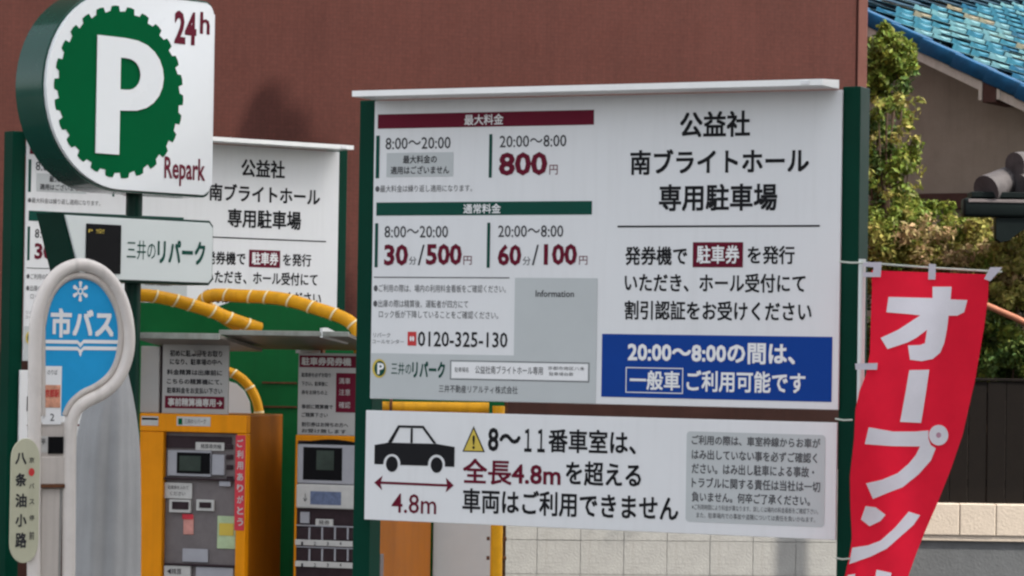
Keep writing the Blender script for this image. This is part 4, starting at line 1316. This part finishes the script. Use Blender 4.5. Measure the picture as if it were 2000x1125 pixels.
# tan pole
tp0 = at(1912, 590, 19.72); tp1 = at(2060, 660, 19.70)
tp = thing('bamboo_pole', 'slanting tan pole sticking out of the hedge behind the red banner', 'pole', (tp1.x, tp1.y, 0))
obj('shaft', tube(bmesh.new(), [tp0 - tp.location, (tp0.lerp(tp1, .5) - tp.location) + Vector((0, 0, .01)), tp1 - tp.location], .021, 10), 'tan_pole', tp, smooth=40)
obj('stake', tube(bmesh.new(), [(0, 0, 0), (0, 0, tp1.z)], .022, 8), 'tan_pole', tp, smooth=40)

# ------------------------------------------------------------------ black fence on stone coping and concrete base
FP_ = Plane(1560, 19.4, 2010, 19.4, 900)
fw = thing('garden_wall', 'grey concrete garden wall topped with cream stone blocks, lower right', 'wall', FP_.o, FP_.rz)
FX = FP_.px(2250, 900)[0]
zc0, zc1 = FP_.px(1950, 1058)[1], FP_.px(1950, 985)[1]
obj('concrete_base', bbox(0, FX, .03, .20, 0, zc0 - .002), 'concrete', fw)
us = [FP_.px(u, 1020)[0] for u in (1560, 1640, 1722, 1800, 1874, 1945, 2020, 2095, 2170)]
for a, c in zip(us, us[1:]):
    obj('coping_block', bbox(a + .002, c - .002, rnd.uniform(-.004, .0), .22, zc0 + .035, zc1, .006), 'coping', fw)
obj('coping_ledge', bbox(0, FX, .008, .215, zc0, zc0 + .034, .003), 'coping', fw)
fe = thing('board_fence', 'almost black vertical board fence standing on the cream coping', 'fence', FP_.o, FP_.rz)
zf = FP_.px(1950, 746)[1]
x = .02
bw = .118
src = None
while x < FX:
    if src is None:
        src = obj('board', bbox(0, bw - .003, 0, .02, zc1 + .002, zf, .003, 1), 'black_fence', fe); src.location = (x, .08, 0)
    else:
        inst('board', src, fe, (x, .08 + rnd.uniform(-.003, .003), rnd.uniform(0, .004)))
    x += bw
obj('rail', bbox(0, FX, .104, .14, zf - .12, zf - .07), 'black_fence', fe)
obj('rail', bbox(0, FX, .104, .14, zc1 + .1, zc1 + .15), 'black_fence', fe)
obj('top_cap', bbox(0, FX, .07, .115, zf + .005, zf + .022, .003), 'black_fence', fe)

# ------------------------------------------------------------------ plants
def leaves(bm, blobs, size, rn, shell=.55, flatf=1.0):
    for (c, r, n) in blobs:
        c = Vector(c)
        for _ in range(n):
            d = Vector((rn.gauss(0, 1), rn.gauss(0, 1), rn.gauss(0, 1))).normalized()
            rad = shell + (1 - shell) * rn.random() ** .7
            # lumpy outline
            lump = 1 + .22 * sin(d.x * 7 + c.x * 9) * sin(d.z * 6 + c.z * 7) + .12 * sin(d.y * 11 + d.z * 9)
            p = c + Vector((d.x * r[0], d.y * r[1], d.z * r[2])) * rad * lump
            s_ = size * rn.uniform(.6, 1.35)
            nrm = (d + Vector((rn.gauss(0, .7), rn.gauss(0, .7), rn.gauss(.3, .7)))).normalized()
            t1 = nrm.cross(Vector((rn.gauss(0, 1), rn.gauss(0, 1), rn.gauss(0, 1)))).normalized()
            t2 = nrm.cross(t1)
            a = bm.verts.new(p - t1 * s_); b2 = bm.verts.new(p + t2 * s_ * .42 + nrm * s_ * .08)
            c2 = bm.verts.new(p + t1 * s_); d2 = bm.verts.new(p - t2 * s_ * .42 + nrm * s_ * .08)
            bm.faces.new((a, b2, c2)); bm.faces.new((a, c2, d2))
def plant(name, label, cat, uD, blobs_px, size, m, seed, trunk_r=.04, group=None, extra=None, sticks=10):
    rn = random.Random(seed)
    base = at(uD[0], 600, uD[1])
    t = thing(name, label, cat, (base.x, base.y, 0), 0, group)
    def conv(bl_):
        out = []
        for (u, v, D, ru, rv, n) in bl_:
            s_ = D / F
            out.append((at(u, v, D) - t.location, (ru * s_, min(ru, rv) * s_ * .8, rv * s_), n))
        return out
    bl_ = conv(blobs_px)
    bm = bmesh.new(); leaves(bm, bl_, size, rn)
    tag(obj('crown', bm, m, t), kind='stuff')
    if extra:
        for (em, eb) in extra:
            bm = bmesh.new(); leaves(bm, conv(eb), size, rn); tag(obj('leaf_tips', bm, em, t), kind='stuff')
    zt_ = max(c.z for c, r, n in bl_)
    bm = bmesh.new()
    tube(bm, [(0, 0, 0), (.02, .01, zt_ * .4), (-.01, 0, zt_ * .8)], [trunk_r, trunk_r * .8, trunk_r * .4], 8)
    obj('trunk', bm, 'bark', t, smooth=50)
    bm = bmesh.new()
    for i in range(sticks):
        c, r, n = bl_[i % len(bl_)]
        st = Vector((rn.uniform(-.02, .02), 0, zt_ * rn.uniform(.35, .75)))
        e = c + Vector((rn.uniform(-.7, .7) * r[0], rn.uniform(-.5, .5) * r[1], rn.uniform(-.3, .8) * r[2]))
        tube(bm, [st, st.lerp(e, .5) + Vector((rn.uniform(-.04, .04), 0, -.03)), e], [trunk_r * .4, trunk_r * .25, .004], 5)
    obj('branches', bm, 'bark', t, smooth=50)
    return t
def cluster(seed, u0, u1, v0, v1, D, n, r0, r1, per):
    rr = random.Random(seed)
    return [(rr.uniform(u0, u1), rr.uniform(v0, v1), D + rr.uniform(-.25, .25), rr.uniform(r0, r1), rr.uniform(r0, r1), per) for _ in range(n)]
plant('garden_tree', 'slender green garden tree growing between the brown building and the blue roofed house', 'tree', (1725, 20.9),
      [(1742, 112, 21.0, 44, 48, 2600), (1712, 150, 21.0, 34, 44, 1300), (1772, 105, 21.0, 18, 26, 500), (1730, 62, 21.0, 16, 20, 240)] +
      cluster(1, 1690, 1790, 200, 300, 20.9, 13, 10, 22, 70) + cluster(2, 1685, 1790, 300, 460, 20.85, 24, 14, 28, 110) + cluster(22, 1770, 1850, 390, 470, 20.8, 10, 10, 20, 60),
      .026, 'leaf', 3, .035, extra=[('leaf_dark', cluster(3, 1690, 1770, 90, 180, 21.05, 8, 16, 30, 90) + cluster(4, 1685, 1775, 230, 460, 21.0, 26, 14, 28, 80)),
                                    ('leaf_yellow', cluster(5, 1695, 1800, 190, 460, 20.75, 44, 7, 16, 12))], sticks=16)
plant('round_shrub', 'yellow green shrub directly below the dark gutter bracket', 'shrub', (1850, 20.6),
      cluster(6, 1790, 1970, 430, 570, 20.5, 48, 14, 32, 130) + cluster(16, 1700, 1800, 440, 570, 20.55, 16, 14, 30, 110),
      .024, 'leaf_yellow', 5, .03, extra=[('leaf', cluster(7, 1700, 1900, 420, 570, 20.6, 34, 16, 30, 110)), ('leaf_pale', cluster(8, 1760, 1980, 440, 570, 20.4, 34, 12, 28, 80)),
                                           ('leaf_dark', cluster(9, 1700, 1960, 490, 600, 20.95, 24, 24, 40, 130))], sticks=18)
plant('pale_shrub', 'bronze leaved shrub at the right edge under the gate roof', 'shrub', (1985, 20.4),
      cluster(10, 1935, 2030, 480, 600, 20.35, 22, 14, 30, 90),
      .026, 'leaf_pale', 8, .03, extra=[('leaf', cluster(11, 1930, 2030, 480, 620, 20.35, 22, 14, 30, 90)), ('leaf_dark', cluster(12, 1930, 2030, 500, 640, 20.6, 24, 20, 36, 140)), ('leaf_yellow', cluster(13, 1930, 2030, 460, 610, 20.2, 30, 10, 26, 90))])
plant('dark_hedge', 'dark green hedge just above the black fence', 'hedge', (1930, 20.2),
      [(1960, 690, 20.35, 75, 70, 5200), (1880, 700, 20.4, 70, 66, 3600), (2030, 690, 20.35, 60, 76, 2800), (1800, 700, 20.4, 60, 76, 2400), (1730, 690, 20.4, 60, 86, 2400)] + cluster(14, 1870, 2030, 610, 740, 20.15, 20, 14, 30, 120),
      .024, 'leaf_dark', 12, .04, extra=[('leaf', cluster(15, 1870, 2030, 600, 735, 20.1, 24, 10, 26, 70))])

# conifer outside the picture whose tip throws the soft shadow on the brown wall
def wall_pt(u, v):
    x, z = BP.px(u, v)
    return BP.o + BP.e * x + Vector((0, 0, z))
tip = wall_pt(512, 186)
tdist = 5.8
tipw = tip + Vector((SUN_AZ[0], SUN_AZ[1], math.tan(SUN_EL))) * tdist
co = thing('conifer', 'tall slender conifer standing out of the picture to the right, shading the brown wall', 'tree', (tipw.x, tipw.y, 0))
rn = random.Random(4)
bm = bmesh.new()
H = tipw.z
for i in range(34000):
    dz = rn.random() ** 1.15 * 5.0
    rmax = .03 + (.34 * dz if dz < .42 else .143 + .12 * (dz - .42))
    if dz > .5: rmax = min(rmax, .52)
    rmax *= 1 + .16 * sin(dz * 21) 
    a = rn.uniform(0, 2 * pi); rr = rmax * rn.random() ** .5
    p = Vector((rr * cos(a), rr * sin(a), H - dz))
    s_ = rn.uniform(.03, .06) * (.55 if dz < .6 else 1)
    d = Vector((cos(a), sin(a), rn.uniform(-.2, .6))).normalized(); t2 = d.cross(Vector((rn.gauss(0, 1), rn.gauss(0, 1), rn.gauss(0, 1)))).normalized()
    bm.faces.new((bm.verts.new(p - d * s_), bm.verts.new(p + t2 * s_ * .4), bm.verts.new(p + d * s_), bm.verts.new(p - t2 * s_ * .4)))
obj('crown', bm, 'needle', co)
obj('trunk', tube(bmesh.new(), [(0, 0, 0), (0, 0, H * .5), (0, 0, H - .3)], [.055, .045, .01], 10), 'bark', co, smooth=50)

flush_text()
